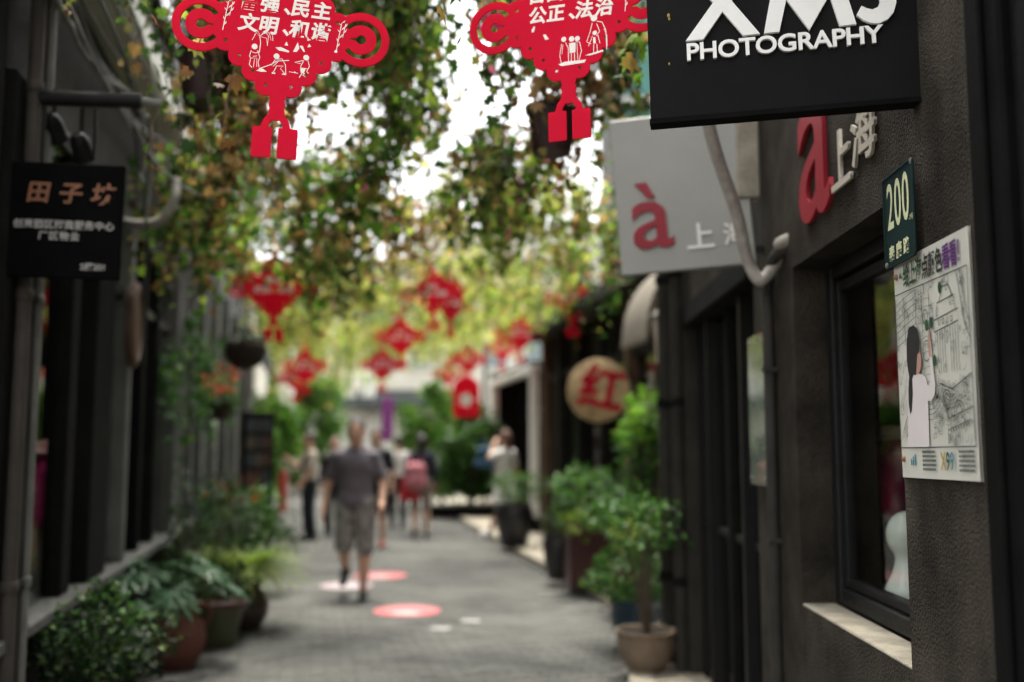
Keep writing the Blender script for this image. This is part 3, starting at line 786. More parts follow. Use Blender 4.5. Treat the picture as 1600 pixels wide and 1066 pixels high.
# things behind the near window
fig = empty('figurine', 'white porcelain gourd-shaped figurine standing behind the window glass', 'figurine', RW(3.465, .27, .905))
me = sdf_mesh('body', [('e', (0, 0, .35), (.085, .085, .10)), ('e', (0, 0, .20), (.06, .06, .08)), ('e', (0, 0, .10), (.10, .10, .105)), ('c', (.03, -.02, .30), (.07, -.05, .27), .03, .02)], .010, .035, cuts=(((0, 0, 0), (0, 0, -1)),))
link_mesh('body', me, china, fig)
MB().lathe([(.11, -.0005), (.11, .012), (.095, .018)], 24).build('base', blackpaint, fig, True)
fig.scale = (.82,) * 3
def bust(loc, rz, label, sc=1.0, lift=0.0):
    e = empty('display_bust', label, 'mannequin', loc, rz)
    me = sdf_mesh('torso', [('e', (0, 0, .52), (.17, .10, .16)), ('e', (0, 0, .36), (.13, .085, .14)), ('c', (-.16, 0, .60), (.16, 0, .60), .05, .05), ('c', (0, 0, .6), (0, 0, .72), .05, .045)], .014, .04, cuts=(((0, 0, .24), (0, 0, -1)),))
    link_mesh('torso', me, pinkcloth, e, Matrix.Translation((0, 0, lift)))
    MB().lathe([(.0, .80), (.07, .79), (.085, .74), (.16, .725), (.165, .72), (.0, .715)], 24, (0, 0, lift)).build('hat', palepink, e, True)
    MB().tube([(0, 0, .0), (0, 0, .26 + lift)], .012, 8).build('stand', steel, e, True)
    MB().lathe([(.12, 0), (.12, .015), (.02, .03)], 20).build('foot', steel, e, True)
    e.scale = (sc,) * 3
    return e
bust(RW(4.22, .5, .905), 1.2, 'hot pink dressed display bust with a pale hat inside the right-hand window', .72, .14)

# ------------------------------------------------------------------ left-hand frontage
LA = math.atan(.2)
def LW(s, off, z):      # s metres along the frontage from camera depth 0, off towards the lane
    d = Vector((-math.sin(LA), math.cos(LA), 0)); n = Vector((math.cos(LA), math.sin(LA), 0))
    return Vector((-1.28, 0, 0)) + d * s + n * off + Vector((0, 0, z))
def sY(Y): return Y / math.cos(LA)
lb = empty('grey_shop_building', 'dark grey shop building with tall glazed front along the left edge', 'building', (-1.28, 0, 0), LA)
MB().box(-.4, .0, 3.5, 4.0, 0, 3.9).box(-.4, -.1, 4.0, 11.2, 0, .66).build('wall', greyframe, lb)
MB().bev(-.4, .07, 3.95, 11.2, .66, .72, .01).build('ledge', plaster, lb)
MB().box(-.4, -.04, 4.0, 11.2, 3.05, 3.9).build('fascia', darkpipe, lb)
MB().bev(-.4, .20, 3.4, 11.3, 3.92, 4.14, .02).build('cornice', pmat('pale_cornice', (.52, .51, .45), .85, .25, 3, .3, 50), lb)
MB().bev(-.2, .12, 3.4, 11.3, 4.141, 4.22, .01).build('cornice_top', greyframe, lb)
MB().box(-.4, -.05, 3.5, 11.2, 4.22, 8.4).build('upper_wall', plaster, lb)
MB().box(-5, .35, 3.4, 11.4, 8.4, 8.55).build('roof', darkpipe, lb)
for s0 in (5.4, 7.6, 9.8):
    u = MB().bev(-.049, .02, s0, s0 + 1.1, 4.9, 6.6, .01); u = u.build('upper_window', greyframe, lb)
    MB().box(.0205, .026, s0 + .07, s0 + .52, 4.97, 6.53).box(.0205, .026, s0 + .58, s0 + 1.03, 4.97, 6.53).build('pane', glass, u)
pier = pmat('worn_pier', (.011, .011, .010), .9, .3, 3, .4, 60, spec=.06)
for i, (a, b_, of, m_) in enumerate(((4.05, 4.28, .03, pier), (5.34, 5.52, .0, greyframe), (5.86, 6.36, .02, pier), (6.86, 6.96, .03, greylight), (7.6, 7.72, .0, blackpaint), (8.3, 8.4, .0, greyframe), (9.2, 9.5, .04, plaster), (9.9, 10.02, .02, greylight), (10.5, 10.7, .03, plaster))):
    MB().bev(-.1, of, a, b_, .72, 3.05, .008).build('post', m_, lb)
pn = [4.28, 5.34, 5.52, 5.86, 6.36, 6.86, 6.96, 7.6, 7.72, 8.3, 8.4, 9.2, 9.5, 9.9, 10.02, 10.5]
for a, b_ in zip(pn[::2], pn[1::2]):
    MB().box(-.07, -.064, a, b_, .72, 2.5).build('pane', glass, lb); MB().box(-.07, -.064, a, b_, 2.56, 3.05).build('pane', glass, lb)
    MB().box(-.09, -.03, a, b_, 2.5, 2.56).build('transom', blackmetal, lb)
MB().box(-2.2, -2.15, 3.5, 11.2, 0, 3.9).box(-2.2, -.4, 3.5, 3.55, 0, 3.9).box(-2.2, -.4, 11.1, 11.15, 0, 3.9).build('inner_wall', blackpaint, lb)
MB().box(-2.2, -.1, 3.5, 11.2, .60, .655).build('display_floor', wood, lb)
for s0, of, r, m_ in ((4.36, .07, .026, steel), (4.20, .06, .03, pmat('brown_pipe', (.05, .042, .034), .8, .3, 5)), (4.28, .07, .022, darkpipe)):
    MB().tube([(of, s0, 0), (of, s0, 3.92)], r, 12).build('downpipe', m_, lb, True)
    for z in (.9, 2.1, 3.0): MB().lathe([(r + .004, 0), (r + .008, .008), (r + .008, .04), (r + .004, .048)], 12, (of, s0, z)).build('pipe_collar', m_, lb, True)
bust(Vector((at(72, 720, 5.5).x, 5.5, .66)), -1.0, 'hot pink dressed display bust with a pale hat inside the left-hand window', .85, .22)

# left projecting sign
ls = empty('panel_sign', 'black square panel sign with orange and white Chinese lettering on the left', 'sign', mw=frame(at(5, 431, 3.98), math.radians(7), math.radians(-.9)))
LWD, LHT = .448, .478
MB().bev(0, LWD, 0, LHT, -.03, 0, .004).build('panel', pmat('sign_matt_black', (.004, .004, .004), .8, .3, 6, spec=.03), ls)
dimwhite = pmat('dim_white_letter', (.42, .41, .38), .7, .15, 14)
orange = pmat('copper_letter', (.24, .095, .04), .6, .15, 14)
for i, ch in enumerate('田子坊'):
    lettering('lettering', ch, .094, orange, ls, .112 + i * .127, .318, .002, extrude=.0015, offset=.0022, shear=.12)
lettering('lettering', '创意园区招商服务中心', .0385, dimwhite, ls, LWD / 2 - .002, .205, .002, extrude=.001, offset=.0008, spacing=1.06)
lettering('lettering', '厂区物业', .0385, dimwhite, ls, LWD / 2 - .02, .158, .002, extrude=.001, offset=.0008, spacing=1.15)
lettering('lettering', '2楼201', .034, dimwhite, ls, LWD - .105, .036, .002, extrude=.001, offset=.0008)
# arm carrying the sign, spotlights
arm = empty('sign_arm', 'black tube arm with a pale end reaching out over the left-hand sign', 'bracket', at(0, 158, 4.15))
pA, pB, pC = at(-60, 150, 4.1), at(222, 158, 4.2), at(262, 164, 4.22)
MB().tube([pA - arm.location, pB - arm.location], .033, 12).build('tube', blackmetal, arm, True)
MB().tube([pB - arm.location, pC - arm.location], .017, 10).build('end_rod', steel, arm, True)
for px in (60, 150):
    p0 = at(px, 172, 4.15) - arm.location; MB().tube([p0, p0 + Vector((0, 0, -.2))], .008, 6).build('hanger', blackmetal, arm)
for k, (px, py) in enumerate(((86, 160), (128, 190))):
    sp = empty('spotlight', ('black spotlight hanging under the tube arm, nearer the wall' if k == 0 else 'black spotlight hanging lowest beside the left-hand sign'), 'spotlight', at(px, py, 4.3))
    MB().tube([(0, 0, .06), (0, 0, -.07)], .010, 8).build('stem', blackmetal, sp, True)
    M = Matrix.Translation((0, 0, -.11)) @ Matrix.Rotation(math.radians(50), 4, 'X')
    hd = MB().lathe([(.018, .06), (.03, .05), (.042, .02), (.046, -.05), (.05, -.055), (.05, -.065), (.04, -.065), (.036, -.03)], 18); hd.build('head', blackmetal, sp, True, M)
    MB().lathe([(.036, -.031), (.0, -.034)], 18).build('lens', china, sp, True, M)
# cable bundle along the cornice and loose loops
cb = empty('cable_bundle', 'bundle of grey cables running along the left-hand cornice', 'cables', LW(4, .1, 3.9))
for k in range(9):
    o_ = rnd.uniform(.06, .24); z_ = rnd.uniform(3.5, 3.86); P = []
    for j in range(15):
        s_ = 3.9 + j * .55
        P.append(LW(s_, o_ + .03 * math.sin(j * 1.3 + k), z_ - .06 * abs(math.sin(j * .9 + k * .7)) - (.35 * math.exp(-((j - 8 - k % 3) ** 2) / 3) if k % 2 else .12 * math.sin(j * .6 + k))) - cb.location)
    MB().tube(bez(P, 4), .0075 + .003 * (k % 3), 6).build('cable', cablemat if k % 3 else blackcable, cb, True)
lc = MB().tube(bez([at(196, 346, 5.9), at(215, 350, 5.8), at(250, 345, 5.75), at(272, 315, 5.75), at(275, 280, 5.8)], 8), .026, 10)
tag(lc.build('conduit', clothpipe, None, True), 'pale bent conduit curling out of the left-hand frontage', 'conduit')
for k, pts_ in enumerate(([(205, 150, 5.2), (215, 250, 5.6), (225, 300, 5.6), (230, 400, 5.7), (222, 470, 5.8)], [(230, 180, 5.3), (238, 250, 5.5), (228, 340, 5.5), (215, 372, 5.6)], [(190, 150, 5.0), (240, 250, 5.4), (300, 300, 5.9), (340, 315, 6.6)])):
    tag(MB().tube(bez([at(*p) for p in pts_], 8), .008, 6).build('loose_cable', cablemat if k else blackcable, None, True), ('black cable dropping straight down from the cornice on the left', 'short grey cable ending in a hook under the cornice', 'grey cable sagging from the cornice towards the ivy')[k], 'cable')
# round mirror-like vent on the pier
vt = MB().lathe([(.17, -.02), (.18, 0), (.18, .03), (.15, .045), (.14, .03), (.0, .025)], 28)
tag(vt.build('round_vent', wood, None, True, Matrix.Translation(LW(6.75, .06, 2.3)) @ Matrix.Rotation(LA, 4, 'Z') @ Matrix.Rotation(math.radians(90), 4, 'Y') @ Matrix.Diagonal((1.6, 1, 1, 1))), 'oval brown wooden plaque on the left-hand frontage behind the black sign', 'plaque')

# ------------------------------------------------------------------ further buildings, left
l2 = empty('plaster_house', 'grey plaster house with pale pilasters beyond the left-hand shop', 'building', LW(11.3, 0, 0), LA)
MB().box(-4, -.1, 0, 11.5, 0, 7.6).build('wall', plaster, l2)
MB().box(-4.3, .35, -.1, 11.6, 7.6, 7.75).build('roof', darkpipe, l2)
for k, s0 in enumerate((.1, 1.7, 3.2, 5.2, 7.4, 9.6)):
    MB().bev(-.099, .05, s0, s0 + .3, 0, 3.6, .01).build('pilaster', greylight if k % 2 else plaster, l2)
for s0, wd in ((.55, .9), (2.1, .9), (3.75, 1.2), (5.8, 1.3), (8.0, 1.3)):
    d = MB().bev(-.099, -.02, s0, s0 + wd, .05, 2.5, .01).build('door', blackpaint, l2)
    MB().box(-.0195, -.014, s0 + .08, s0 + wd - .08, .5, 2.3).build('pane', glass, d)
    u = MB().bev(-.099, -.03, s0, s0 + wd, 4.4, 6.0, .01).build('upper_window', greyframe, l2)
    MB().box(-.0295, -.024, s0 + .08, s0 + wd - .08, 4.5, 5.9).build('pane', glass, u)
l3 = empty('white_house', 'white rendered house at the far left end of the lane', 'building', LW(23, 0, 0), LA)
MB().box(-4, -.1, 0, 17, 0, 5.2).build('wall', cream, l3); MB().box(-4.3, .3, -.1, 17.2, 5.2, 5.35).build('roof', darkpipe, l3)
for s0 in (1, 4, 7, 10, 13):
    d = MB().bev(-.099, -.02, s0, s0 + 1.5, .1, 2.5, .01).build('door', wood, l3)
    u = MB().bev(-.099, -.02, s0, s0 + 1.3, 3.6, 5.1, .01).build('upper_window', greyframe, l3); MB().box(-.0195, -.014, s0 + .1, s0 + 1.2, 3.7, 5.0).build('pane', glass, u)

# ------------------------------------------------------------------ further buildings, right
RA = math.atan(.172)
def FW(s, off, z):     # along the set-back frontage from Y = 7.6, off towards the lane
    d = Vector((-math.sin(RA), math.cos(RA), 0)); n = Vector((-math.cos(RA), -math.sin(RA), 0))
    return Vector((XF(7.6), 7.6, 0)) + d * s + n * off + Vector((0, 0, z))
def fY(Y): return (Y - 7.6) / math.cos(RA)
r2 = empty('black_shop', 'low black-painted shop front set back behind the potted plants', 'building', (XF(7.6), 7.6, 0), RA)
# local x positive = away from the lane
BM = pmat('shop_black', (.012, .011, .010), .8, .35, 3, .2, 30, spec=.15)
s1 = fY(16.4)
MB().box(.15, .35, -.4, s1, 0, 3.2).build('wall', BM, r2); MB().box(-.25, 4, -.5, s1 + .1, 3.2, 3.35).build('roof', darkpipe, r2)
for k, s0 in enumerate((.0, 1.35, 2.5, 3.7, 4.9, 6.1, 7.3, 8.5)):
    MB().bev(.0, .149, s0, s0 + .14, .06, 3.19, .008).build('post', (BM, greyframe, BM, wood)[k % 4], r2)
for k, s0 in enumerate((.14, 1.49, 2.64, 3.84, 5.04, 6.24, 7.44)):
    wd = 1.2 if k == 0 else 1.0
    MB().box(.12, .126, s0, s0 + wd, .75, 2.5).build('pane', glass, r2); MB().bev(.08, .149, s0, s0 + wd, .06, .75, .006).build('panel', BM, r2); MB().bev(.06, .149, s0, s0 + wd, 2.5, 2.6, .006).build('transom', BM, r2)
# white framed opening
wfm = empty('white_doorway', 'white-painted timber door frame of the far shop on the right', 'doorway', FW(fY(16.7), 0, 0), RA)
Lw = 4.3 / math.cos(RA)
MB().bev(-.07, .07, -.07, .07, .06, 2.70, .01).build('post', white_paint, wfm)
MB().bev(-.07, .07, Lw - .12, Lw + .1, .06, 2.70, .01).build('post', white_paint, wfm)
MB().bev(-.08, .07, -.08, Lw + .1, 2.702, 2.84, .01).build('beam', white_paint, wfm)
MB().box(1.2, 1.3, -.1, Lw + .2, .06, 3.0).box(-.05, 1.25, Lw + .11, Lw + .25, .06, 3.0).build('inner_wall', BM, wfm)
MB().box(-.06, 1.3, -.06, Lw + .2, 2.845, 2.90).build('roof', blackpaint, wfm)
MB().bev(-.12, .12, -.12, .12, .04, .30, .015).build('plinth', greyframe, wfm)
sbd = empty('shop_board', 'black board with faint white script hanging inside the white doorway', 'sign', FW(fY(17.9), -.05, 2.05), RA - math.pi / 2 + math.pi / 2)
bmx = frame((0, 0, 0), 0, 0)
MB().bev(-.05, .68, -.02, .02, -.35, .33, .01).build('panel', blackpaint, sbd)
lettering('lettering', 'coffee', .2, print_white, sbd, 0, 0, 0) if 0 else None
scr = MB()
for ln in range(2):
    P = [(.08 + .012 * j, .08 - ln * .16 + .03 * math.sin(j * .9 + ln) * (1 if j % 5 else .3)) for j in range(42 - 8 * ln)]; scr.stroke(P, .016, .0)
scr.build('script_line', print_white, sbd, False, Matrix.Translation((0, -.0215, 0)) @ Matrix.Rotation(math.pi / 2, 4, 'X'))
# tall house with teal shutters behind
th = empty('shuttered_house', 'pale grey house with teal shutters rising behind the black sign', 'building', (0, 0, 0))
p = at(975, 100, 12.2); hx = p.x
MB().box(hx - .06, hx + 7, 12.2, 15, 0, 8.2).build('wall', greylight, th)
MB().box(hx - .3, hx + 7.2, 12.0, 15.2, 8.2, 8.4).build('roof', darkpipe, th)
for k in range(4):
    z0 = 3.7 + k * 1.62 if False else 3.9 + (k % 2) * 1.95
    x0 = hx + .02 + (k // 2) * 1.3
    ws = MB().bev(x0, x0 + .95, 12.12, 12.199, z0, z0 + 1.75, .01).build('shutter', tealmat, th)
    fr_ = MB()
    for j in range(3): fr_.bev(x0 + .04 + j * .30, x0 + .055 + j * .30, 12.095, 12.119, z0 + .04, z0 + 1.7, .004)
    fr_.build('shutter_rail', tealmat, ws)
    MB().bev(x0 - .05, x0 + 1.0, 12.06, 12.199, z0 - .09, z0 - .01, .01).build('sill', white_paint, th)
tag(MB().tube([at(955, 66, 5.2), at(1040, 60, 5.0)], .03, 12).build('black_pole', blackmetal, None, True), 'short black pole end poking out left of the black sign', 'pole')
# barrel awning, lamp
aw = empty('awning', 'beige rounded fabric awning below the grey sign', 'awning', FW(fY(8.6), 0, 0), RA)
P = []
am = MB(); na = 10
for s_ in (0, .75):
    for k in range(na + 1):
        a = math.pi / 2 * k / na; P.append((-.62 * math.sin(a), s_, 2.45 + .75 * math.cos(a)))
for k in range(na): am.f.append((k, k + 1, na + 2 + k, na + 1 + k)); am.m.append(0)
am.v = P; o_ = len(am.v); am.v += [(0, 0, 2.45), (0, .75, 2.45)]
am.f += [tuple([o_] + list(range(na, -1, -1))), tuple([o_ + 1] + list(range(na + 1, 2 * na + 2)))]; am.m += [0, 0]
am.build('canvas', pmat('beige_canvas', (.17, .145, .11), .9, .15, 4, .2, 60), aw, True)
MB().bev(-.63, -.60, -.01, .76, 2.38, 2.45, .004).build('valance', pmat('beige_canvas', (.30, .26, .20)), aw)
lm = empty('bottle_lantern', 'slim white and orange hanging lantern beside the dark column', 'lantern', at(1031, 520, 7.6))
MB().lathe([(.0, -.24), (.03, -.235), (.036, -.1), (.05, .02), (.052, .10), (.03, .17), (.012, .2), (.012, .24)], 16).build('body', pmat('lamp_paper', (.62, .52, .44), .6, .2, 10), lm, True)
MB().lathe([(.06, .10), (.062, .13), (.02, .17)], 16).build('cap', steel, lm, True); MB().tube([(0, 0, .24), (0, 0, .75)], .005, 5).build('cord', blackcable, lm)

# round shop sign
rs = empty('round_sign', 'round tan shop sign with a red painted character on the right', 'sign', mw=frame(at(935, 610, 11.2), math.radians(-16), math.radians(-4)))
MB().lathe([(.0, -.03), (.345, -.03), (.36, -.02), (.36, .01), (.345, .02), (0, .02)], 40).build('disc', pmat('tan_board', (.60, .42, .23), .8, .5, 5, .15, 30), rs, True)
lettering('lettering', '红', .52, red_board, rs, .02, -.17, .024, rot=-.12, extrude=.003, offset=.016)
MB().box(.36, .62, .12, .15, -.02, 0).build('bracket', blackmetal, rs); MB().tube([(.1, .35, -.01), (.1, .9, -.01)], .01, 6).build('hanger', blackmetal, rs)
# red square sign, pole
q2 = empty('red_square_sign', 'red square sign with a white emblem hanging beside a thin pole', 'sign', mw=frame(at(729, 652, 19.6), math.radians(-6), math.radians(1)))
MB().bev(-.26, .26, 0, .66, -.03, .03, .008).build('panel', red_board, q2)
em = MB().poly([(.12 * math.cos(t) * (1 + .15 * math.cos(5 * t)), .34 + .13 * math.sin(t) * (1 + .15 * math.cos(5 * t))) for t in [i * 2 * math.pi / 40 for i in range(40)]], .0301, .034); em.build('emblem', letter_white, q2)
MB().poly([(-.26, .661), (.26, .661), (.10, .80), (-.10, .80)], -.02, .02).build('gable_top', red_board, q2)
MB().tube([(0, .8, 0), (0, 1.3, 0)], .008, 6).build('cord', blackcable, q2)
b0 = ground(757, 806)
tag(MB().tube([b0 + Vector((0, 0, -.01)), b0 + Vector((0, 0, 3.6))], .05, 14).build('pole', steel, None, True), 'thin grey steel pole beside the red square sign', 'pole')

# end of the lane
eb = empty('end_building', 'pale building with lit shop front closing the far end of the lane', 'building', (0, 41, 0))
MB().box(-13, 3, .1, 6, 0, 9.0).build('wall', cream, eb); MB().box(-13.3, 3.3, -.2, 6.2, 9, 9.2).build('roof', darkpipe, eb)
for k in range(9):
    x0 = -12.3 + k * 1.6
    for z0 in (4.6, 6.8):
        u = MB().bev(x0, x0 + 1.0, 0, .099, z0, z0 + 1.4, .01).build('upper_window', white_paint, eb); MB().box(x0 + .08, x0 + .92, -.006, -.0005, z0 + .08, z0 + 1.32).build('pane', pmat('far_pane', (.25, .30, .30), .2, .2, 2), u)
for k in range(6):
    x0 = -10.8 + k * 1.7
    sw = MB().bev(x0, x0 + 1.5, .0, .099, .3, 2.9, .02).build('shop_window', white_paint, eb); MB().box(x0 + .1, x0 + 1.4, -.006, -.0005, .6, 2.8).build('pane', pmat('pale_display', (.70, .68, .60), .3, .15, 1.2), sw)
MB().add([(-7.2, -.9, 3.15), (-2.0, -.9, 3.15), (-2.0, .1, 3.75), (-7.2, .1, 3.75), (-7.2, -.9, 2.95), (-2.0, -.9, 2.95)], [(0, 1, 2, 3), (4, 5, 1, 0)]).build('shop_awning', pmat('dark_awning', (.04, .045, .045), .8, .2, 3), eb)
bn = empty('banner', 'tall purple banner hanging under the far awning', 'banner', mw=frame(at(605, 690, 37), 0, 0))
MB().bev(-.22, .22, 0, 1.65, -.01, .01, .003).build('cloth', pmat('purple_cloth', (.15, .02, .13), .8, .25, 2), bn)
MB().tube([(-.32, 1.66, 0), (.32, 1.66, 0)], .015, 8).build('rod', steel, bn, True)
for k, (px, py, Y, c) in enumerate(((445, 625, 26, 'w'), (545, 600, 33, 'w'), (575, 600, 33, 'w'))):
    e = empty('hanging_box_lamp', ('white box lamp hanging over the far left doorway', 'pale box lamp hanging above the far shop front, left of two', 'pale box lamp hanging above the far shop front, right of two')[k], 'lamp', at(px, py, Y))
    MB().bev(-.2, .2, -.2, .2, -.45, .35, .03).build('shade', white_paint, e); MB().lathe([(.08, .35), (.05, .40), (0, .41)], 12).build('cap', steel, e, True); MB().tube([(0, 0, .4), (0, 0, 1.5)], .008, 5).build('cord', blackcable, e)

ap = empty('apartment_block', 'pale tall apartment block showing through the ivy above the lane', 'building', (1.5, 52, 0))
MB().box(-6, 10, 0, 8, 0, 13).build('wall', cream, ap)
for k in range(4): MB().bev(-6.1, 10.1, -.15, 0, 2.9 + k * 3, 3.1 + k * 3, .02).build('floor_band', white_paint, ap)
for k in range(4):
    for j in range(5):
        u = MB().bev(-5 + j * 3, -3.4 + j * 3, -.05, -.001, 3.8 + k * 3 - 3 * (k == 3) * 0, 5.2 + k * 3, .02).build('window', white_paint, ap) if k < 3 else None
        if u: MB().box(-4.9 + j * 3, -3.5 + j * 3, -.057, -.051, 3.9 + k * 3, 5.1 + k * 3).build('pane', MATS['far_pane'], u)

# ------------------------------------------------------------------ red knot-shaped plaques
UN = 1 / 598.0
def plaque_mesh():
    xs = np.arange(-190, 190.1, 1.25); ys = np.arange(-222, 185, 1.25)
    X, Y = np.meshgrid(xs, ys, indexing='ij'); F = np.full(X.shape, 1e3)
    def U(g): nonlocal F; F = np.minimum(F, g)
    def C(x, y, r): return np.hypot(X - x, Y - y) - r
    U((np.abs(X) / 100 + np.abs(Y) / 108 - 1) * 68)
    bumps = [(-88, 24), (-65, 47), (-42, 70), (-20, 92)]
    for bx_, by_ in bumps:
        for sx in (-1, 1):
            for sy in (-1, 1): U(C(sx * bx_, sy * by_, 17.5))
    for sx in (-1, 1): U(C(sx * 128, 0, 46)); U(np.maximum(np.abs(Y) - 22, np.abs(X - sx * 90) - 20))
    for yy in (-110, -124, -137): U(C(0, yy, 13))
    for sx in (-1, 1):
        a = np.array((sx * 2.0, -136)); b = np.array((sx * 15.0, -152)); c = np.array((sx * 20.0, -168))
        for p_, q_ in ((a, b), (b, c)):
            d = q_ - p_; t = np.clip(((X - p_[0]) * d[0] + (Y - p_[1]) * d[1]) / (d @ d), 0, 1); U(np.hypot(X - p_[0] - t * d[0], Y - p_[1] - t * d[1]) - 5.5)
        U(np.maximum(np.abs(X - sx * 20.5) - 15.5, np.abs(Y + 187) - 25))
    for yy in (112, 126): U(C(0, yy, 12))
    U(np.abs(C(0, 150, 14)) - 4)
    H = np.full(X.shape, 1e3)
    for bx_, by_ in bumps:
        for sx in (-1, 1):
            for sy in (-1, 1): H = np.minimum(H, C(sx * bx_, sy * by_, 3.2))
    for sx in (-1, 1):
        r = np.hypot(X - sx * 128, Y); ring = np.abs(r - 29) - 4.2
        ang = np.abs(np.arctan2(Y, -(X - sx * 128) * sx)); ring = np.maximum(ring, (math.radians(38) - ang) * 20)
        H = np.minimum(H, ring); H = np.minimum(H, r - 8)
        H = np.minimum(H, np.maximum(np.abs(Y) - 3.5 + np.abs(X - sx * 122) * .2, np.abs(X - sx * 120) - 12))
    F = np.maximum(F, -H)
    return contour_board(F, xs * UN, ys * UN, .006)
PLM = plaque_mesh()

def draw_lines(strokes, fills, parent, ox, oy, sc, z=.0036):
    """small printed scene: strokes and filled shapes in drawing units"""
    m = MB()
    for P, w_ in strokes: m.stroke([((x - ox) * sc, (oy - y) * sc) for x, y in P], w_ * sc, z)
    for P in fills: m.poly([((x - ox) * sc, (oy - y) * sc) for x, y in P], z - .0003, z + .0002)
    tag(m.build('printed_scene', print_white, parent), kind='stuff')
def blob(cx, cy, r, n=10, sy=1.0): return [(cx + r * math.cos(2 * math.pi * i / n), cy + sy * r * math.sin(2 * math.pi * i / n)) for i in range(n)]
def bamboo(x, y, s_):
    st = [([(x, y), (x + 8 * s_, y - 70), (x + 22 * s_, y - 190), (x + 40 * s_, y - 330)], 9), ([(x + 60 * s_, y - 170), (x + 85 * s_, y - 330)], 7)]
    fl = []
    for (a, b, dx, dy) in ((12, -60, 22, -46), (16, -110, -20, -50), (28, -160, 34, -52), (30, -220, -30, -40), (40, -250, 44, -56), (44, -300, -36, -34), (70, -220, 30, -50), (80, -290, 24, -46), (40, -330, 40, -38), (50, -200, -24, 44)):
        X0, Y0 = x + a * s_, y + b; fl.append([(X0, Y0), (X0 + dx * .5 - 7, Y0 + dy * .5), (X0 + dx, Y0 + dy), (X0 + dx * .5 + 9, Y0 + dy * .5 + 4)])
    return st, fl

def plaque(name, label, mw, rows, scene):
    whole = scene is None
    e = empty(name, label, 'plaque', mw=mw, group='red knot-shaped plaques hung over the lane')
    link_mesh('board', PLM.copy() if False else PLM, red_board, e) if not PLM.materials else _child('board', PLM, e)
    for (txt, y, x) in rows:
        if not whole:
            for ch, cx in zip(txt, (-54, -22, 16, 27, 61)):
                lettering('lettering', ch, 31.5 * UN, print_white, e, (x + cx) * UN, (y + 8 - cx * .03) * UN, .0034, extrude=.0004, offset=.0016, shear=.10, rot=-.03)
            continue
        lettering('lettering', txt, 26.5 * UN * 1.12, print_white, e, x * UN, y * UN, .0034, extrude=.0004, offset=.0013, shear=.08, spacing=1.02, rot=-.01, whole=whole)
    if scene: draw_lines(*scene, e, 790, 326, UN / 6.667)
    MB().tube([(0, 162 * UN, 0), (.004, 300 * UN, 0), (0, 520 * UN, 0)], .0022, 5).build('cord', red_letter, e)
    return e
def _child(name, me, parent):
    o = bpy.data.objects.new(name, me); COL.objects.link(o); o.parent = parent; return o

st, fl = [], []
for (x, y, s_) in ((165, 380, 1), (1380, 495, 1)):
    a, b = bamboo(x, y, s_); st += a; fl += b
# tree planting children
st += [([(565, 590), (572, 480), (560, 410)], 9), ([(560, 410), (520, 370), (480, 460)], 6), ([(562, 405), (600, 350), (650, 390), (645, 505)], 6), ([(562, 405), (620, 345), (690, 370), (700, 445)], 6), ([(560, 405), (600, 370), (655, 360), (680, 440)], 5), ([(560, 400), (535, 350), (500, 400)], 5), ([(560, 410), (630, 420), (645, 500)], 5)]
fl += [blob(512, 528, 32), blob(750, 612, 32), blob(1065, 595, 32)]
st += [([(480, 575), (465, 640), (480, 660), (470, 735), (500, 765)], 8), ([(545, 570), (575, 640), (560, 700), (575, 755)], 8), ([(490, 590), (530, 600), (565, 575)], 7), ([(500, 640), (545, 630)], 6), ([(520, 670), (515, 760)], 6), ([(480, 660), (545, 655), (550, 750)], 6),
       ([(575, 770), (690, 715), (760, 665), (885, 645)], 9), ([(750, 645), (810, 635), (850, 700), (860, 800)], 8), ([(740, 650), (700, 720)], 8), ([(770, 670), (720, 730)], 7), ([(760, 715), (735, 780), (715, 805)], 8), ([(765, 720), (830, 715), (800, 745), (850, 800)], 7),
       ([(1035, 630), (945, 660), (1010, 668)], 8), ([(1040, 630), (1012, 700), (1020, 745)], 8), ([(1085, 625), (1105, 690), (1080, 750), (1100, 770)], 8), ([(1012, 715), (1085, 720)], 7), ([(1035, 770), (1005, 825)], 9), ([(1060, 770), (1040, 800)], 8), ([(895, 772), (990, 780)], 7)]
fl += [[(545, 795), (600, 760), (660, 795), (600, 803)], [(712, 800), (750, 795), (748, 812), (712, 812)], [(820, 800), (865, 795), (865, 812), (820, 812)], [(1008, 722), (1065, 722), (1052, 775), (1018, 772)], [(940, 775), (955, 760), (970, 780)],
       [(730, 515), (790, 505), (880, 540), (875, 555), (770, 545)], [(825, 480), (845, 435), (865, 480)], [(920, 545), (965, 430), (985, 500), (960, 540)], [(985, 470), (1020, 465), (1050, 535), (1030, 530)], [(1060, 350), (1080, 380), (1105, 390), (1065, 405)], [(1085, 435), (1110, 465), (1070, 478)]]
scene1 = (st, fl)
st2, fl2 = [], []
a, b = bamboo(1450, 380, .8); st2 += a; fl2 += b
fl2 += [blob(750, 590, 30), blob(840, 600, 32), blob(905, 605, 30), blob(1100, 400, 38), blob(1105, 570, 26), [(810, 645), (885, 645), (880, 760), (815, 760)], [(1085, 620), (1110, 620), (1115, 690), (1085, 690)], [(680, 870), (760, 850), (1000, 860), (980, 890), (720, 895)], [(985, 810), (1190, 775), (1200, 795), (1050, 820)], [(380, 420), (410, 380), (420, 400), (405, 450), (380, 455)], [(510, 500), (540, 500), (580, 560), (535, 565)]]
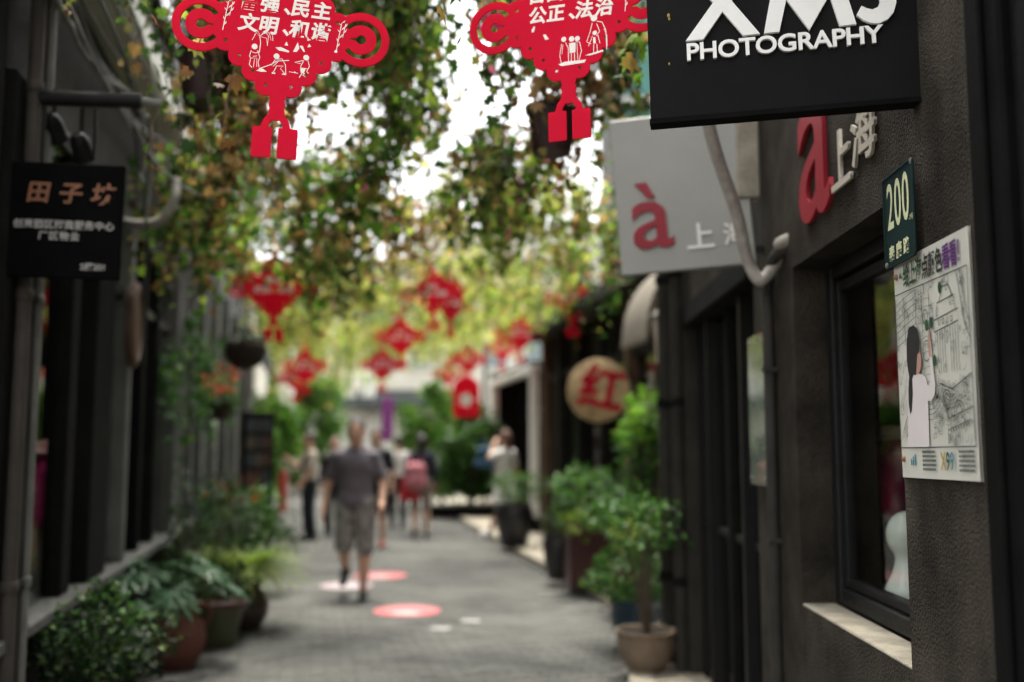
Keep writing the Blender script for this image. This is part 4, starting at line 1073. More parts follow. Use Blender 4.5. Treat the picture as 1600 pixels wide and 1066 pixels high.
st2 += [([(725, 640), (700, 770), (715, 860)], 8), ([(770, 630), (800, 700), (800, 860)], 8), ([(740, 650), (725, 760)], 6), ([(890, 640), (930, 650), (950, 750), (920, 850)], 8), ([(835, 765), (830, 870)], 8), ([(870, 765), (868, 870)], 8), ([(900, 660), (905, 860)], 7),
        ([(1130, 440), (1190, 460), (1230, 560), (1235, 780)], 9), ([(1080, 450), (1050, 560), (1010, 660), (1060, 690)], 8), ([(1130, 470), (1160, 560), (1120, 610)], 8), ([(1080, 600), (1030, 710)], 7), ([(1140, 600), (1160, 700)], 7), ([(1090, 700), (1085, 800)], 8), ([(1125, 700), (1130, 800)], 8), ([(1210, 540), (1240, 620), (1240, 740)], 6)]
scene2 = (st2, fl2)

p1 = plaque('knot_plaque', 'red cut-out plaque with two tassel tabs and children planting a tree, left', frame(at(441, 50, 2.62), math.radians(9), math.radians(-2.5)), (('文明、和谐', -12, -1), ('富强、民主', 24, -1)), scene1)
p2 = plaque('knot_plaque', 'red cut-out plaque with old and young figures, partly behind the black sign', frame(at(886, 26, 2.86), math.radians(-19), math.radians(1.0)), (('公正、法治', -12, 2), ('自由、平等', 24, 2)), scene2)
p2.scale = (1.07,) * 3
LAB = [('far red plaque hanging in front of the left-hand ivy, beside a dark basket', 428, 448, 8.6, 6), ('far red plaque hanging high in the ivy at the middle of the lane', 676, 456, 12, -10), ('far red plaque hanging low over the lane, higher of two overlapping', 626, 526, 15, 4), ('far red plaque hanging low over the lane, lower of two overlapping', 597, 570, 17.5, 0),
       ('far red plaque hanging lowest above the left-hand walker', 476, 572, 17, 8), ('far red plaque hanging above the white doorway', 812, 520, 15.5, -8), ('far red plaque half hidden in ivy left of the grey sign', 897, 468, 12.8, -14), ('far red plaque hanging just above the red square sign', 731, 562, 19.5, -5), ('faint red plaque hanging left of the red square sign', 700, 584, 24, 0), ('small far red plaque in the ivy over the left side', 478, 520, 21, 5), ('far red plaque hanging left of the lane just above head height', 462, 590, 20, 4), ('far red plaque turned sideways beside the high middle plaque', 704, 470, 13, 48), ('far red plaque low in the ivy, right of the pole', 785, 545, 22, -6)]
for lab, px, py, Y, yw in LAB:
    e = plaque('knot_plaque', lab, frame(at(px, py, Y), math.radians(yw), math.radians(rnd.uniform(-3, 3))), (('敬业', 14, 0), ('诚信、友善', -22, 0)), None); e.scale = (1.38,) * 3

# ------------------------------------------------------------------ ivy hanging over the lane
CABZ = []
def ivy_clump(label, px, pyt, pyb, wpx, Y, mat, dens=1.0, pot=None, leaf=None, singles=0, spread=.22, group='ivy clumps hanging over the lane', pink=0):
    top = at(px, pyt, Y); bot = at(px, pyb, Y); W = wpx * Y / FPX; H = top.z - bot.z
    ls_ = leaf or (.056 if Y < 6 else .064 if Y < 10 else .08)
    e = empty('hanging_ivy', label, 'ivy', (top.x, Y, top.z), group=group)
    n = int(dens * 6.4 * W * H / (ls_ * ls_ * .55)); step = ls_ * .62
    rs_ = np.random.default_rng(int(px * 7 + pyt + Y * 31) % 99991)
    nst = max(4, int(n * step / (H * .62)))
    nb = max(3, int(W / .16)); bx_ = np.linspace(-.42, .42, nb) * W + rs_.normal(0, W * .06, nb); by_ = rs_.normal(0, spread, nb); bl_ = rs_.uniform(.5, 1.08, nb)
    pos = []; tip = []; stems = MB()
    for k in range(nst):
        ib = rs_.integers(0, nb); x0 = bx_[ib] + rs_.normal(0, .055 + .006 * Y); y0 = by_[ib] + rs_.normal(0, .08)
        L = H * bl_[ib] * rs_.uniform(.35, 1.0) * (1 - .35 * min(1, abs(x0) / (W * .55)) ** 2); zz = rs_.uniform(-.1, .12) * H
        m_ = max(3, int(L / step)); P = [np.array((x0, y0, zz))]
        drift = rs_.normal(0, .05, 2)
        for j in range(m_):
            P.append(P[-1] + np.array((drift[0] * step + rs_.normal(0, .012), drift[1] * step + rs_.normal(0, .012), -step)))
        P = np.array(P); pos.append(P + rs_.normal(0, .022, P.shape)); 
        if Y < 7: stems.tube([tuple(p_) for p_ in P[::2]], .0032, 3, cap=False)
    pos = np.concatenate(pos); N = len(pos)
    tip = np.stack([rs_.normal(0, .55, N), rs_.normal(0, .55, N), -np.abs(rs_.normal(.7, .5, N))], 1)
    nrm = np.stack([rs_.normal(0, .8, N), rs_.normal(-.35, .8, N), rs_.normal(.7, .6, N)], 1)
    size = ls_ * rs_.uniform(.5, 1.1, N) * rs_.choice([.8, 1.0, 1.35], N)
    tpl = IVY if Y < 6.5 else IVYLO
    singles = min(singles, int(N * .8))
    if singles:
        # the leaves that stand nearest to the camera are single pieces
        order = np.argsort(pos[:, 1])[:singles]; keep = np.ones(N, bool); keep[order] = False
        R = leaf_frames(tip, nrm)
        for i in order:
            o = bpy.data.objects.new('leaf', SINGLE[mat.name]); COL.objects.link(o); o.parent = e
            M = Matrix(R[i].tolist()).to_4x4() @ Matrix.Diagonal((size[i],) * 3 + (1,)); M.translation = pos[i]; o.matrix_local = M
        pos, tip, nrm, size = pos[keep], tip[keep], nrm[keep], size[keep]
    tag(link_mesh('foliage', leaf_mesh('foliage', tpl, pos, tip, nrm, size), mat, e), kind='stuff')
    if stems.v: tag(stems.build('stems', vine, e), kind='stuff')
    if pink:
        i = rs_.integers(0, len(pos), pink); tag(link_mesh('blossom', leaf_mesh('blossom', OVAL, pos[i] + np.array((0, -.06, 0)), tip[i], nrm[i], np.full(pink, .05)), petal_pink, e), kind='stuff')
    if pot:
        pp = at(pot[0], pot[1], Y) - e.location; r = pot[2] * Y / FPX
        MB().lathe([(r * .72, -r * 1.1), (r * .8, -r * .95), (r * .98, r * .6), (r * 1.08, r * .62), (r * 1.1, r * .85), (r * .95, r * .86), (r * .9, r * .6), (0, r * .55)], 22, tuple(pp)).build('pot', maroonpot, e, True)
        for a in range(3): MB().tube([pp + Vector((r * math.cos(a * 2.1), r * math.sin(a * 2.1), r * .8)), pp + Vector((0, 0, r * 4.5))], .003, 4).build('hanger', blackcable, e)
    return e
SINGLE = {}
for m_ in (ivy_green, ivy_mixed, ivy_dry):
    me = leaf_mesh('leaf', IVY, np.zeros((1, 3)), np.array([[0, 1., 0]]), np.array([[0, 0, 1.]]), np.ones(1)); me.materials.append(m_); SINGLE[m_.name] = me

near = [  # several tops are lengthened, unseen above the view, to shade the near lane
 ('sparse ivy with curled brown leaves at the top left corner', 60, -150, 95, 250, 3.7, ivy_dry, .14, None, 60),
 ('bright ivy trailing over the cornice left of the left-hand plaque', 225, -150, 150, 200, 3.6, ivy_green, .2, None, 90),
 ('dark ivy spilling from a maroon pot beside the left-hand plaque', 315, -120, 330, 170, 4.4, ivy_mixed, .85, (322, 120, 44), 120),
 ('dry brown ivy hanging behind the tassels of the left-hand plaque', 410, 90, 370, 150, 4.9, ivy_dry, .75, None, 60),
 ('thick green ivy hanging right of the left-hand plaque', 590, -120, 330, 120, 4.5, ivy_green, 1.15, None, 120),
 ('loose ivy filling the space right under the left-hand plaque', 515, -150, 290, 130, 5.2, ivy_mixed, .55, None, 0),
 ('green ivy curtain hanging at the left of the white gap', 632, 10, 420, 80, 5.6, ivy_green, .7, None, 0),
 ('mixed ivy hanging lower left over the shop front', 285, 220, 530, 130, 6.0, ivy_mixed, .8, None, 0),
 ('ivy column hanging at the middle left below the plaque', 515, 240, 500, 150, 6.2, ivy_mixed, .7, None, 0),
 ('ivy strands with loose leaves hanging at the right of the white gap', 795, -40, 350, 90, 4.0, ivy_mixed, .5, None, 70),
 ('dense dry ivy in a dark pot behind the right-hand plaque', 858, -80, 330, 150, 4.6, ivy_dry, 1.2, (862, 200, 40), 120),
 ('green ivy hanging between the right-hand plaque and the grey sign', 945, 20, 330, 80, 4.9, ivy_mixed, .75, None, 60),
 ('soft ivy tuft hanging right below the white gap between the plaques', 705, 175, 400, 120, 6.6, ivy_mixed, .6, None, 0),
 ('ivy spray with green leaves hanging under the white gap', 800, 220, 440, 140, 5.6, ivy_mixed, .7, None, 0),
]
near += [('few crisp ivy leaves dangling in front of the white gap', 765, -120, 340, 60, 3.05, ivy_green, .16, None, 60), ('crisp brown ivy sprig hanging left of the plaque tassels', 345, 60, 310, 70, 3.1, ivy_dry, .14, None, 40), ('crisp yellow-green sprig above the tube arm', 180, -140, 120, 150, 3.0, ivy_green, .13, None, 60), ('crisp ivy sprig hanging beside the edge of the black sign', 985, 40, 170, 40, 3.2, ivy_green, .25, None, 20)]
for a in near: ivy_clump(a[0], *a[1:8], pot=a[8], singles=a[9], pink=14 if 'gap' in a[0] else 0)
mid = [
 ('ivy column hanging just left of the dark round basket', 330, 330, 560, 110, 7.4, ivy_mixed, .55, None),
 ('ivy hanging above the far left plaque', 420, 250, 470, 150, 9.6, ivy_mixed, .8, None),
 ('long dry ivy column hanging right of the far left plaque', 500, 360, 590, 100, 8.2, ivy_mixed, .85, None),
 ('pale ivy hanging from a small brown pot at mid lane', 590, 330, 530, 130, 8.6, ivy_dry, .6, (597, 355, 17)),
 ('ivy hanging just left of the high middle plaque', 655, 330, 430, 100, 8.2, ivy_dry, .8, None),
 ('yellowish ivy below a small maroon pot right of the middle', 750, 300, 500, 120, 8.0, ivy_far, .85, (770, 300, 15)),
 ('green and brown ivy hanging left of the grey sign', 850, 300, 450, 130, 7.8, ivy_far, .95, None),
 ('ivy fringe hanging along the edge of the grey sign', 940, 330, 570, 60, 8.0, ivy_mixed, .8, None),
]
for a in mid: ivy_clump(a[0], *a[1:8], pot=a[8], pink=10)
fk = [(440, 420, 600, 100, 13, ivy_far), (520, 430, 560, 100, 13.5, ivy_far), (590, 420, 500, 110, 13.5, ivy_far), (700, 400, 540, 120, 13, ivy_far), (765, 410, 550, 90, 13.5, ivy_far), (850, 410, 570, 90, 13.4, ivy_far), (915, 420, 580, 100, 13.2, ivy_mixed),
      (450, 470, 600, 80, 18.5, ivy_far), (545, 460, 580, 100, 18.5, ivy_far), (630, 450, 580, 100, 18, ivy_far), (700, 480, 570, 110, 18.6, ivy_far), (790, 460, 570, 110, 18.5, ivy_far), (870, 460, 575, 90, 17.5, ivy_far), (470, 500, 628, 90, 24, ivy_far), (530, 510, 630, 90, 23, ivy_far), (600, 510, 612, 90, 24, ivy_far), (690, 510, 612, 100, 23, ivy_far), (770, 510, 590, 90, 23, ivy_far)]
for k, a in enumerate(fk): ivy_clump('far ivy clump hanging over the distant lane', *a, dens=.52, spread=.5, group='far ivy clumps over the distant lane')
# support wires over the lane
for Y in (3.7, 4.5, 5.6, 7.6, 8.4, 11.2, 16, 23):
    z = at(600, -150 if Y < 6 else 280 if Y < 9 else 430 if Y < 12 else 480, Y).z + .12
    P = [Vector((XL(Y) + .05, Y, z + .1)), Vector(((XL(Y) + 1) / 2, Y, z - .03)), Vector((max(XF(Y) if Y > 7 else 1.06, -1), Y, z + .1))]
    tag(MB().tube(bez(P, 8), .006, 5).build('support_wire', steel, None, True), 'steel wire stretched across the lane carrying the ivy', 'wire', 'wires across the lane')

# ------------------------------------------------------------------ potted plants
def bush_mesh(c, r, n, ls_, seed, tpl=OVAL, up=.5, lump=.25):
    g_ = np.random.default_rng(seed)
    d = g_.normal(size=(n, 3)); d /= np.linalg.norm(d, axis=1, keepdims=True)
    lum = 1 + lump * np.sin(d[:, 0] * 5 + seed) * np.sin(d[:, 1] * 4 + seed * 2) + lump * .7 * np.sin(d[:, 2] * 6 + seed)
    rad = np.cbrt(g_.uniform(.15, 1, n)) * lum
    pos = d * rad[:, None] * np.array(r) + np.array(c)
    tip = d * .8 + g_.normal(0, .6, (n, 3)) + np.array((0, 0, -.15)); nrm = d * .5 + g_.normal(0, .5, (n, 3)) + np.array((0, 0, up))
    return leaf_mesh('foliage', tpl, pos, tip, nrm, ls_ * g_.uniform(.6, 1.25, n))
def stems_mb(base, c, r, k, seed, rad=.008):
    q_ = random.Random(seed); m = MB()
    for i in range(k):
        a = q_.uniform(0, 6.28); e_ = Vector(c) + Vector((math.cos(a) * r[0] * .6, math.sin(a) * r[1] * .6, q_.uniform(-.2, .6) * r[2])); b_ = Vector(base) + Vector((q_.uniform(-.02, .02), q_.uniform(-.02, .02), 0))
        m.tube(bez([b_, (b_ + e_) / 2 + Vector((q_.uniform(-.03, .03), q_.uniform(-.03, .03), .03)), e_], 4), [rad * (1 - .6 * t / 8) for t in range(9)], 5)
    return m
POTS = {
 'urn': lambda r, h: [(r * .62, 0), (r * .66, .01), (r * .9, h * .45), (r * 1.0, h * .72), (r * .97, h * .86), (r * .86, h * .92), (r * .94, h * .97), (r * .96, h), (r * .84, h), (r * .82, h * .9), (0, h * .88)],
 'taper': lambda r, h: [(r * .66, 0), (r * .68, .01), (r * .93, h * .85), (r * 1.02, h * .86), (r * 1.03, h), (r * .92, h), (r * .88, h * .88), (0, h * .87)],
 'bowl': lambda r, h: [(r * .55, 0), (r * .6, .01), (r * .86, h * .3), (r * 1.0, h * .62), (r * .95, h * .85), (r * 1.02, h * .93), (r * 1.05, h), (r * .93, h), (r * .86, h * .86), (0, h * .84)],
 'jar': lambda r, h: [(r * .5, 0), (r * .62, .012), (r * .95, h * .30), (r * 1.0, h * .45), (r * .88, h * .66), (r * .66, h * .79), (r * .62, h * .84), (r * .80, h * .90), (r * .84, h * .95), (r * .80, h), (r * .62, h), (r * .55, h * .86), (0, h * .85)],
}
def potted(name, label, loc, shape, r, h, pmat_, fol, group=None, wav=0, wn__=0):
    e = empty(name, label, 'potted plant', loc, rnd.uniform(0, 6), group)
    if shape == 'square':
        MB().bev(-r, r, -r, r, 0, h - .05, .012).bev(-r - .015, r + .015, -r - .015, r + .015, h - .05, h, .008).build('pot', pmat_, e)
        MB().box(-r + .03, r - .03, -r + .03, r - .03, h + .0005, h + .006).build('soil', soil, e)
    else:
        MB().lathe(POTS[shape](r, h), 32, wav=wav, wn_=wn__).build('pot', pmat_, e, True)
        MB().lathe([(r * .80, h * .905), (0, h * .93)], 20).build('soil', soil, e, True)
    for k, (c, rr, n, ls_, m_, tpl) in enumerate(fol):
        tag(link_mesh('foliage', bush_mesh(c, rr, n, ls_, int(abs(loc[0]) * 97 + loc[1] * 13 + k), tpl), m_, e), kind='stuff')
        stems_mb((0, 0, h * .9), c, rr, 7, k + 5).build('stem', bark, e, True)
    return e
zf = .066
def G(px, py, z=0):
    p = ground(px, py); 
    if z: t = (CAMZ - z) / CAMZ; p = Vector((p.x * t, p.y * t, z))
    return p
# right side
e = potted('potted_tree', 'slender small tree in a scalloped tan clay bowl at the right kerb', G(1010, 1046, zf), 'bowl', .19, .25, tanpot,
   [((-.06, 0, .94), (.30, .28, .19), 520, .055, leaf_mid, OVAL), ((-.2, -.05, .84), (.14, .14, .10), 90, .055, leaf_grass, OVAL)], wav=.03, wn__=10)
MB().tube(bez([(0, 0, .22), (.012, .0, .45), (-.01, .01, .7), (0, 0, .95)], 6), .012, 8).build('trunk', bark, e, True)
e = potted('potted_shrub', 'round green shrub in a dark blue glazed pot on the footpath', G(995, 1003, zf), 'bowl', .20, .31, blueglaze, [((.03, .05, .47), (.36, .30, .18), 720, .06, leaf_mid, OVAL)])
e = potted('potted_shrub', 'leafy shrub with yellowish sprays in a tall maroon square pot', G(917, 917, zf), 'square', .20, .62, maroonglaze, [((-.06, 0, .92), (.42, .36, .32), 760, .08, leaf_mid, OVAL), ((.26, -.1, .66), (.20, .16, .15), 170, .06, leaf_grass, OVAL)])
e = potted('potted_shrub', 'low green plant in a dark ribbed jar behind the maroon pot', G(872, 905, zf), 'urn', .17, .50, blackpot, [((0, 0, .62), (.16, .16, .14), 130, .06, leaf_dark, OVAL)], wav=.012, wn__=24)
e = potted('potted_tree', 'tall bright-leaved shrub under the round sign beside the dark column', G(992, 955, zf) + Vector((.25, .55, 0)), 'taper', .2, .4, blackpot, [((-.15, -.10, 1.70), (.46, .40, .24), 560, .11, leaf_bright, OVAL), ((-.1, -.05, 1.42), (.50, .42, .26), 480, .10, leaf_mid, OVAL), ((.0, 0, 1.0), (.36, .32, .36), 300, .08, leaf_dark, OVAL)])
MB().tube(bez([(0, 0, .36), (.02, 0, .8), (-.01, 0, 1.3), (0, 0, 1.7)], 5), .016, 8).build('trunk', bark, e, True)
e = potted('potted_shrub', 'grey-green shrub growing between the slender tree and the maroon pot', G(975, 985, zf) + Vector((.16, 1.1, 0)), 'taper', .16, .3, terracotta, [((-.03, 0, .86), (.40, .30, .22), 460, .06, leaf_mid, OVAL), ((-.30, -.05, .74), (.14, .14, .13), 120, .06, leaf_grass, OVAL)])
e = potted('potted_shrub', 'clipped shrub in a large black urn before the white doorway', G(803, 854, zf), 'urn', .28, .60, blackpot, [((.02, 0, .86), (.36, .33, .24), 620, .06, leaf_mid, OVAL)])
e = potted('potted_plant', 'small plant in a terracotta pot at the foot of the white post', G(862, 852, zf), 'taper', .12, .22, terracotta, [((0, 0, .34), (.15, .15, .13), 110, .055, leaf_mid, OVAL)])
# left side
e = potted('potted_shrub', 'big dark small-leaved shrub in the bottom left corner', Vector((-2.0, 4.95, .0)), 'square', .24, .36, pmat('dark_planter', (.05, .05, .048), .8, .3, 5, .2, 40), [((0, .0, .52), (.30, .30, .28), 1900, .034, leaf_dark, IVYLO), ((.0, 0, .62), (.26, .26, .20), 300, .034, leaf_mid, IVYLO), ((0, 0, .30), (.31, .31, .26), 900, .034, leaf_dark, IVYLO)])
fat = empty('potted_plant', 'broad-leaved plant in a terracotta amphora jar on the left', 'potted plant', G(276, 1046), .6)
MB().lathe(POTS['jar'](.185, .46), 36).build('jar', terracotta, fat, True)
for sgn in (-1, 1): MB().tube(bez([(sgn * .115, 0, .41), (sgn * .20, 0, .40), (sgn * .215, 0, .33), (sgn * .165, 0, .25)], 5), .014, 8).build('handle', terracotta, fat, True)
MB().lathe([(.098, .408), (0, .42)], 20).build('soil', soil, fat, True)
def fatsia_leaf():
    m = MB(); lob = 8; V = [(0, .0, 0)]
    for i in range(lob):
        a = math.radians(-118 + 236 * i / (lob - 1)); L = 1.0 - .28 * abs(i - 3.5) / 3.5
        for t, w_ in ((.38, .0), (.62, .13), (.85, .09)):
            pass
        d = (math.sin(a), math.cos(a)); nn = (math.cos(a), -math.sin(a))
        b0 = len(V)
        for (t, w_) in ((.36, .075), (.68, .115), (1.0, 0)):
            zz = -.28 * (t * L) ** 2 + .04
            if w_: V += [(d[0] * t * L - nn[0] * w_, d[1] * t * L - nn[1] * w_, zz - .05), (d[0] * t * L, d[1] * t * L, zz), (d[0] * t * L + nn[0] * w_, d[1] * t * L + nn[1] * w_, zz - .05)]
            else: V.append((d[0] * L, d[1] * L, zz))
        m.f += [(0, b0, b0 + 1), (0, b0 + 1, b0 + 2), (b0, b0 + 3, b0 + 4, b0 + 1), (b0 + 1, b0 + 4, b0 + 5, b0 + 2), (b0 + 3, b0 + 6, b0 + 4), (b0 + 4, b0 + 6, b0 + 5)]
        if i: m.f.append((0, b0 - 7 + 2, b0))
    m.v = V; m.m = [0] * len(m.f)
    return m.mesh('leaf')
FL = fatsia_leaf(); FL.materials.append(leaf_fatsia)
q = random.Random(5)
for i in range(30):
    a = q.uniform(0, 6.28); rr = q.uniform(.08, .50); zz = .78 - rr * .45 + q.uniform(-.08, .08); sz = q.uniform(.14, .22)
    p = Vector((rr * math.cos(a) - .12, rr * math.sin(a) + .05, zz))
    out = Vector((math.cos(a), math.sin(a), -.35 - .4 * rr)); nn = Vector((math.cos(a) * .35 + q.uniform(-.3, .3), math.sin(a) * .35 + q.uniform(-.3, .3), 1))
    t = out.normalized(); nn = (nn - t * nn.dot(t)).normalized(); x = t.cross(nn)
    M = Matrix((x, t, nn)).transposed().to_4x4() @ Matrix.Diagonal((sz, sz, sz, 1)); M.translation = p
    o = bpy.data.objects.new('leaf', FL); COL.objects.link(o); o.parent = fat; o.matrix_local = M
    MB().tube(bez([(0, 0, .42), (p.x * .5, p.y * .5, .42 + (p.z - .42) * .75), tuple(p)], 4), .005, 5).build('leaf_stalk', leaf_fatsia, fat, True)
e = potted('potted_plant', 'dark plant in an olive glazed pot with red rim beside the amphora', G(335, 1012), 'taper', .22, .34, olivepot, [((0, 0, .46), (.22, .22, .16), 260, .06, leaf_dark, OVAL)])
MB().lathe([(.225, .305), (.24, .31), (.24, .345), (.228, .35)], 30).build('rim', maroonglaze, e, True)
gp = empty('potted_grass', 'arching yellow-green grass plant in a tall dark pot on the left', 'potted plant', G(380, 986), 0)
MB().lathe(POTS['jar'](.20, .42), 30).build('pot', pmat('dark_brown_jar', (.035, .02, .014), .5, .3, 6, .1, 40), gp, True)
g_ = np.random.default_rng(4); N = 620
a = g_.uniform(0, 6.28, N); d = np.stack([np.cos(a), np.sin(a), g_.uniform(.25, 1.6, N)], 1); nrm = np.stack([-np.cos(a), -np.sin(a), np.full(N, .7)], 1) * 1.0
pos = np.stack([np.cos(a) * .06, np.sin(a) * .06, np.full(N, .40)], 1)
tag(link_mesh('foliage', leaf_mesh('foliage', BLADE, pos, d, nrm, g_.uniform(.34, .58, N)), leaf_grass, gp), kind='stuff')
e = potted('potted_shrub', 'dense dark shrub dotted with red flowers on the left', G(385, 935) + Vector((-.15, .2, 0)), 'taper', .28, .4, blackpot, [((.0, 0, .72), (.50, .45, .34), 1500, .065, leaf_mid, OVAL), ((.15, -.2, .6), (.4, .3, .3), 500, .06, leaf_dark, OVAL)])
tag(link_mesh('blossom', bush_mesh((0, 0, 1.02), (.28, .28, .10), 46, .06, 77), petal_red, e), kind='stuff')
for k, (px, py, lab, rr, m_) in enumerate(((235, 985, 'dim feathery shrub against the left-hand shop front', (.40, .36, .45), leaf_dark), (300, 940, 'dim leafy shrub behind the grass plant on the left', (.40, .36, .40), leaf_dark))):
    p = G(px, py); p = Vector((XL(p.y) + .45, p.y, 0))
    potted('potted_shrub', lab, p, 'taper', .24, .36, blackpot, [((0, 0, .80), rr, 900, .05, m_, OVAL)])
# bamboo-like climbers against the frontage
for k, (px, pyt, pyb, Y) in enumerate(((290, 520, 800, 9.3), (325, 560, 790, 10.4), (262, 560, 760, 8.4))):
    ivy_clump(('slender climber hanging down the pale pilaster on the left', 'climber hanging behind the dark round basket', 'dim climber hanging against the dark left-hand glazing')[k], px, pyt, pyb, 50, Y, leaf_mid, dens=.4, spread=.10, leaf=.07, group='climbers on the left-hand frontage')

# hanging baskets, left
hb = empty('hanging_basket', 'dark round coir basket hanging over the left side', 'hanging basket', at(383, 548, 8.1))
r = .168
MB().lathe([(0.0, -r * .95), (r * .35, -r * .9), (r * .7, -r * .68), (r * .93, -r * .3), (r, 0), (r * .98, r * .25), (r * .90, r * .42), (r * .8, r * .42), (0, r * .35)], 26).build('basket', wicker, hb, True)
for a in range(3): MB().tube([(r * .9 * math.cos(a * 2.1), r * .9 * math.sin(a * 2.1), r * .4), (0, 0, .8)], .004, 4).build('chain', blackcable, hb)
MB().tube([(0, 0, .8), (0, 0, 1.6)], .004, 4).build('cord', blackcable, hb)
tag(link_mesh('foliage', bush_mesh((0, 0, r * .55), (r * 1.0, r * 1.0, r * .5), 170, .05, 8), leaf_dark, hb), kind='stuff')
fb = empty('hanging_basket', 'hanging basket of red flowers against the left-hand frontage', 'hanging basket', at(345, 640, 10.2))
MB().lathe([(.08, -.1), (.14, .06), (.15, .07), (.13, .07), (0, .05)], 18).build('basket', wicker, fb, True)
tag(link_mesh('foliage', bush_mesh((0, 0, .12), (.22, .2, .2), 300, .06, 9), leaf_mid, fb), kind='stuff')
tag(link_mesh('blossom', bush_mesh((.02, -.05, .30), (.19, .18, .15), 90, .06, 10), petal_red, fb), kind='stuff')
for a in range(3): MB().tube([(.14 * math.cos(a * 2.1), .14 * math.sin(a * 2.1), .06), (0, 0, 1.0)], .003, 4).build('chain', blackcable, fb)
# menu board and red post
mb_ = empty('menu_board', 'tall black notice board with coloured cards beside the left-hand plants', 'board', G(398, 868), .95)
MB().bev(-.27, .27, -.03, .03, .35, 1.95, .012).build('panel', blackpaint, mb_)
for x in (-.24, .24): MB().bev(x - .025, x + .025, -.025, .025, 0, .349, .006).build('leg', blackpaint, mb_)
qq = random.Random(2)
for i in range(3):
    for j in range(6):
        c_ = ((.05, .02, .012), (.06, .05, .03), (.02, .03, .035), (.02, .02, .016))[qq.randrange(4)]
        MB().box(-.21 + i * .145, -.09 + i * .145, -.034, -.0305, .5 + j * .235, .68 + j * .235).build('card', pmat('card_%d_%d_%d' % tuple(int(x * 100) for x in c_), c_, .6, .2, 20), mb_)
rp = empty('red_post', 'short red post at the far left kerb', 'post', G(441, 800))
MB().bev(-.09, .09, -.09, .09, 0, .85, .02).build('shaft', pmat('red_paint', (.40, .03, .02), .5, .15, 5), rp); MB().lathe([(.10, .85), (.10, .88), (.05, .94), (0, .95)], 14).build('cap', MATS['red_paint'], rp, True)

# green trees at the bend
def tree(name, label, loc, h, crown, n, ls_, mat, seed, tpl=OVAL, cz=.62):
    e = empty(name, label, 'tree', loc)
    q_ = random.Random(seed); t = MB()
    t.tube(bez([(0, 0, -.02), (.04, .02, h * .3), (-.03, .04, h * .6), (0, 0, h * .85)], 4), [.07 * (1 - .6 * i / 12) for i in range(13)], 8).build('trunk', bark, e, True)
    lm_ = MB()
    for k in range(9):
        a = q_.uniform(0, 6.28); z0 = h * q_.uniform(.3, .75); L = crown[0] * q_.uniform(.5, .9)
        lm_.tube(bez([(0, .03, z0), (math.cos(a) * L * .5, math.sin(a) * L * .5, z0 + .25), (math.cos(a) * L, math.sin(a) * L, z0 + .35)], 3), [.03, .026, .022, .02, .016, .013, .01], 5)
    lm_.build('limb', bark, e, True)
    P = []; 
    g_ = np.random.default_rng(seed); cl = 26
    pos = []; 
    for k in range(cl):
        d = g_.normal(size=3); d /= np.linalg.norm(d); c = d * np.array(crown) * g_.uniform(.45, 1.0) + np.array((0, 0, h * cz))
        pos.append(c + g_.normal(0, .17, (n // cl, 3)) * np.array((crown[0] * .9, crown[1] * .9, crown[2] * .55)))
    pos = np.concatenate(pos); N = len(pos)
    tip = g_.normal(0, .6, (N, 3)) + np.array((0, 0, -.35)); nrm = g_.normal(0, .6, (N, 3)) + np.array((0, -.1, .7))
    tag(link_mesh('crown', leaf_mesh('crown', tpl, pos, tip, nrm, ls_ * g_.uniform(.6, 1.3, N)), mat, e), kind='stuff')
    return e
tree('bamboo_clump', 'tall bright green bush at the bend on the right', G(690, 792, zf), 2.9, (.95, .8, 1.45), 7600, .16, leaf_bamboo, 3, cz=.48)
tree('evergreen_bush', 'darker green bush beside the thin pole', G(727, 806, zf) + Vector((.1, .3, 0)), 2.7, (.6, .7, 1.35), 4600, .14, leaf_mid, 4, cz=.48)
tree('small_tree', 'small green tree growing before the far left house', G(452, 800) + Vector((-.7, .5, 0)), 3.2, (.8, .9, 1.5), 4600, .15, leaf_bamboo, 5, cz=.5)
tree('small_tree', 'green tree closing the lane at far left behind the beige-shirted man', G(474, 772), 4.6, (1.3, 1.2, 2.0), 6500, .17, leaf_bamboo, 15, cz=.52)
tree('small_tree', 'green shrub tree beside the far left doorway lamp', G(470, 780) + Vector((-1.4, 2, 0)), 3.4, (.9, .9, 1.4), 3200, .16, leaf_mid, 6)
pln = empty('stone_planter', 'low grey stone planter trough at the foot of the green bushes', 'planter', G(728, 806, zf), RA)
MB().bev(-.75, .55, -.28, .22, -.02, .20, .02).build('trough', greyframe, pln); MB().bev(-.79, .59, -.32, .26, .20, .25, .012).build('coping', greylight, pln)

# ------------------------------------------------------------------ round stickers on the lane
def decal(label, px, py, r, kind):
    p = G(px, py); e = empty('floor_sticker', label, 'floor sticker', (p.x, p.y, .0195), 0, 'round stickers on the paving')
    c_ = pmat('sticker_red', (.40, .075, .08), .6, .2, 12) if kind else pmat('sticker_pink', (.30, .22, .24), .6, .25, 9)
    MB().lathe([(r, 0), (r, .002), (0, .0021)], 36).build('disc', c_, e)
    MB().poly([(-.11, -.07), (.11, -.07), (.11, .0), (.17, .0), (0, .15), (-.17, .0), (-.11, .0)], .0026, .003).build('arrow', pmat('worn_white', (.30, .285, .28), .7, .3, 14), e, False, Matrix.Translation((0, -.14, 0)))
    sm_ = MB()
    for k in range(7): sm_.stroke([(-.21 + k * .065, .17), (-.17 + k * .065, .17)], .045, .003)
    sm_.build('print', MATS['worn_white'], e)
decal('red round floor sticker with a white mark, nearest the camera', 636, 958, .30, 1)
decal('red round floor sticker behind the walking man', 594, 902, .30, 1)
decal('faded pale round sticker under the walking man', 542, 918, .28, 0)
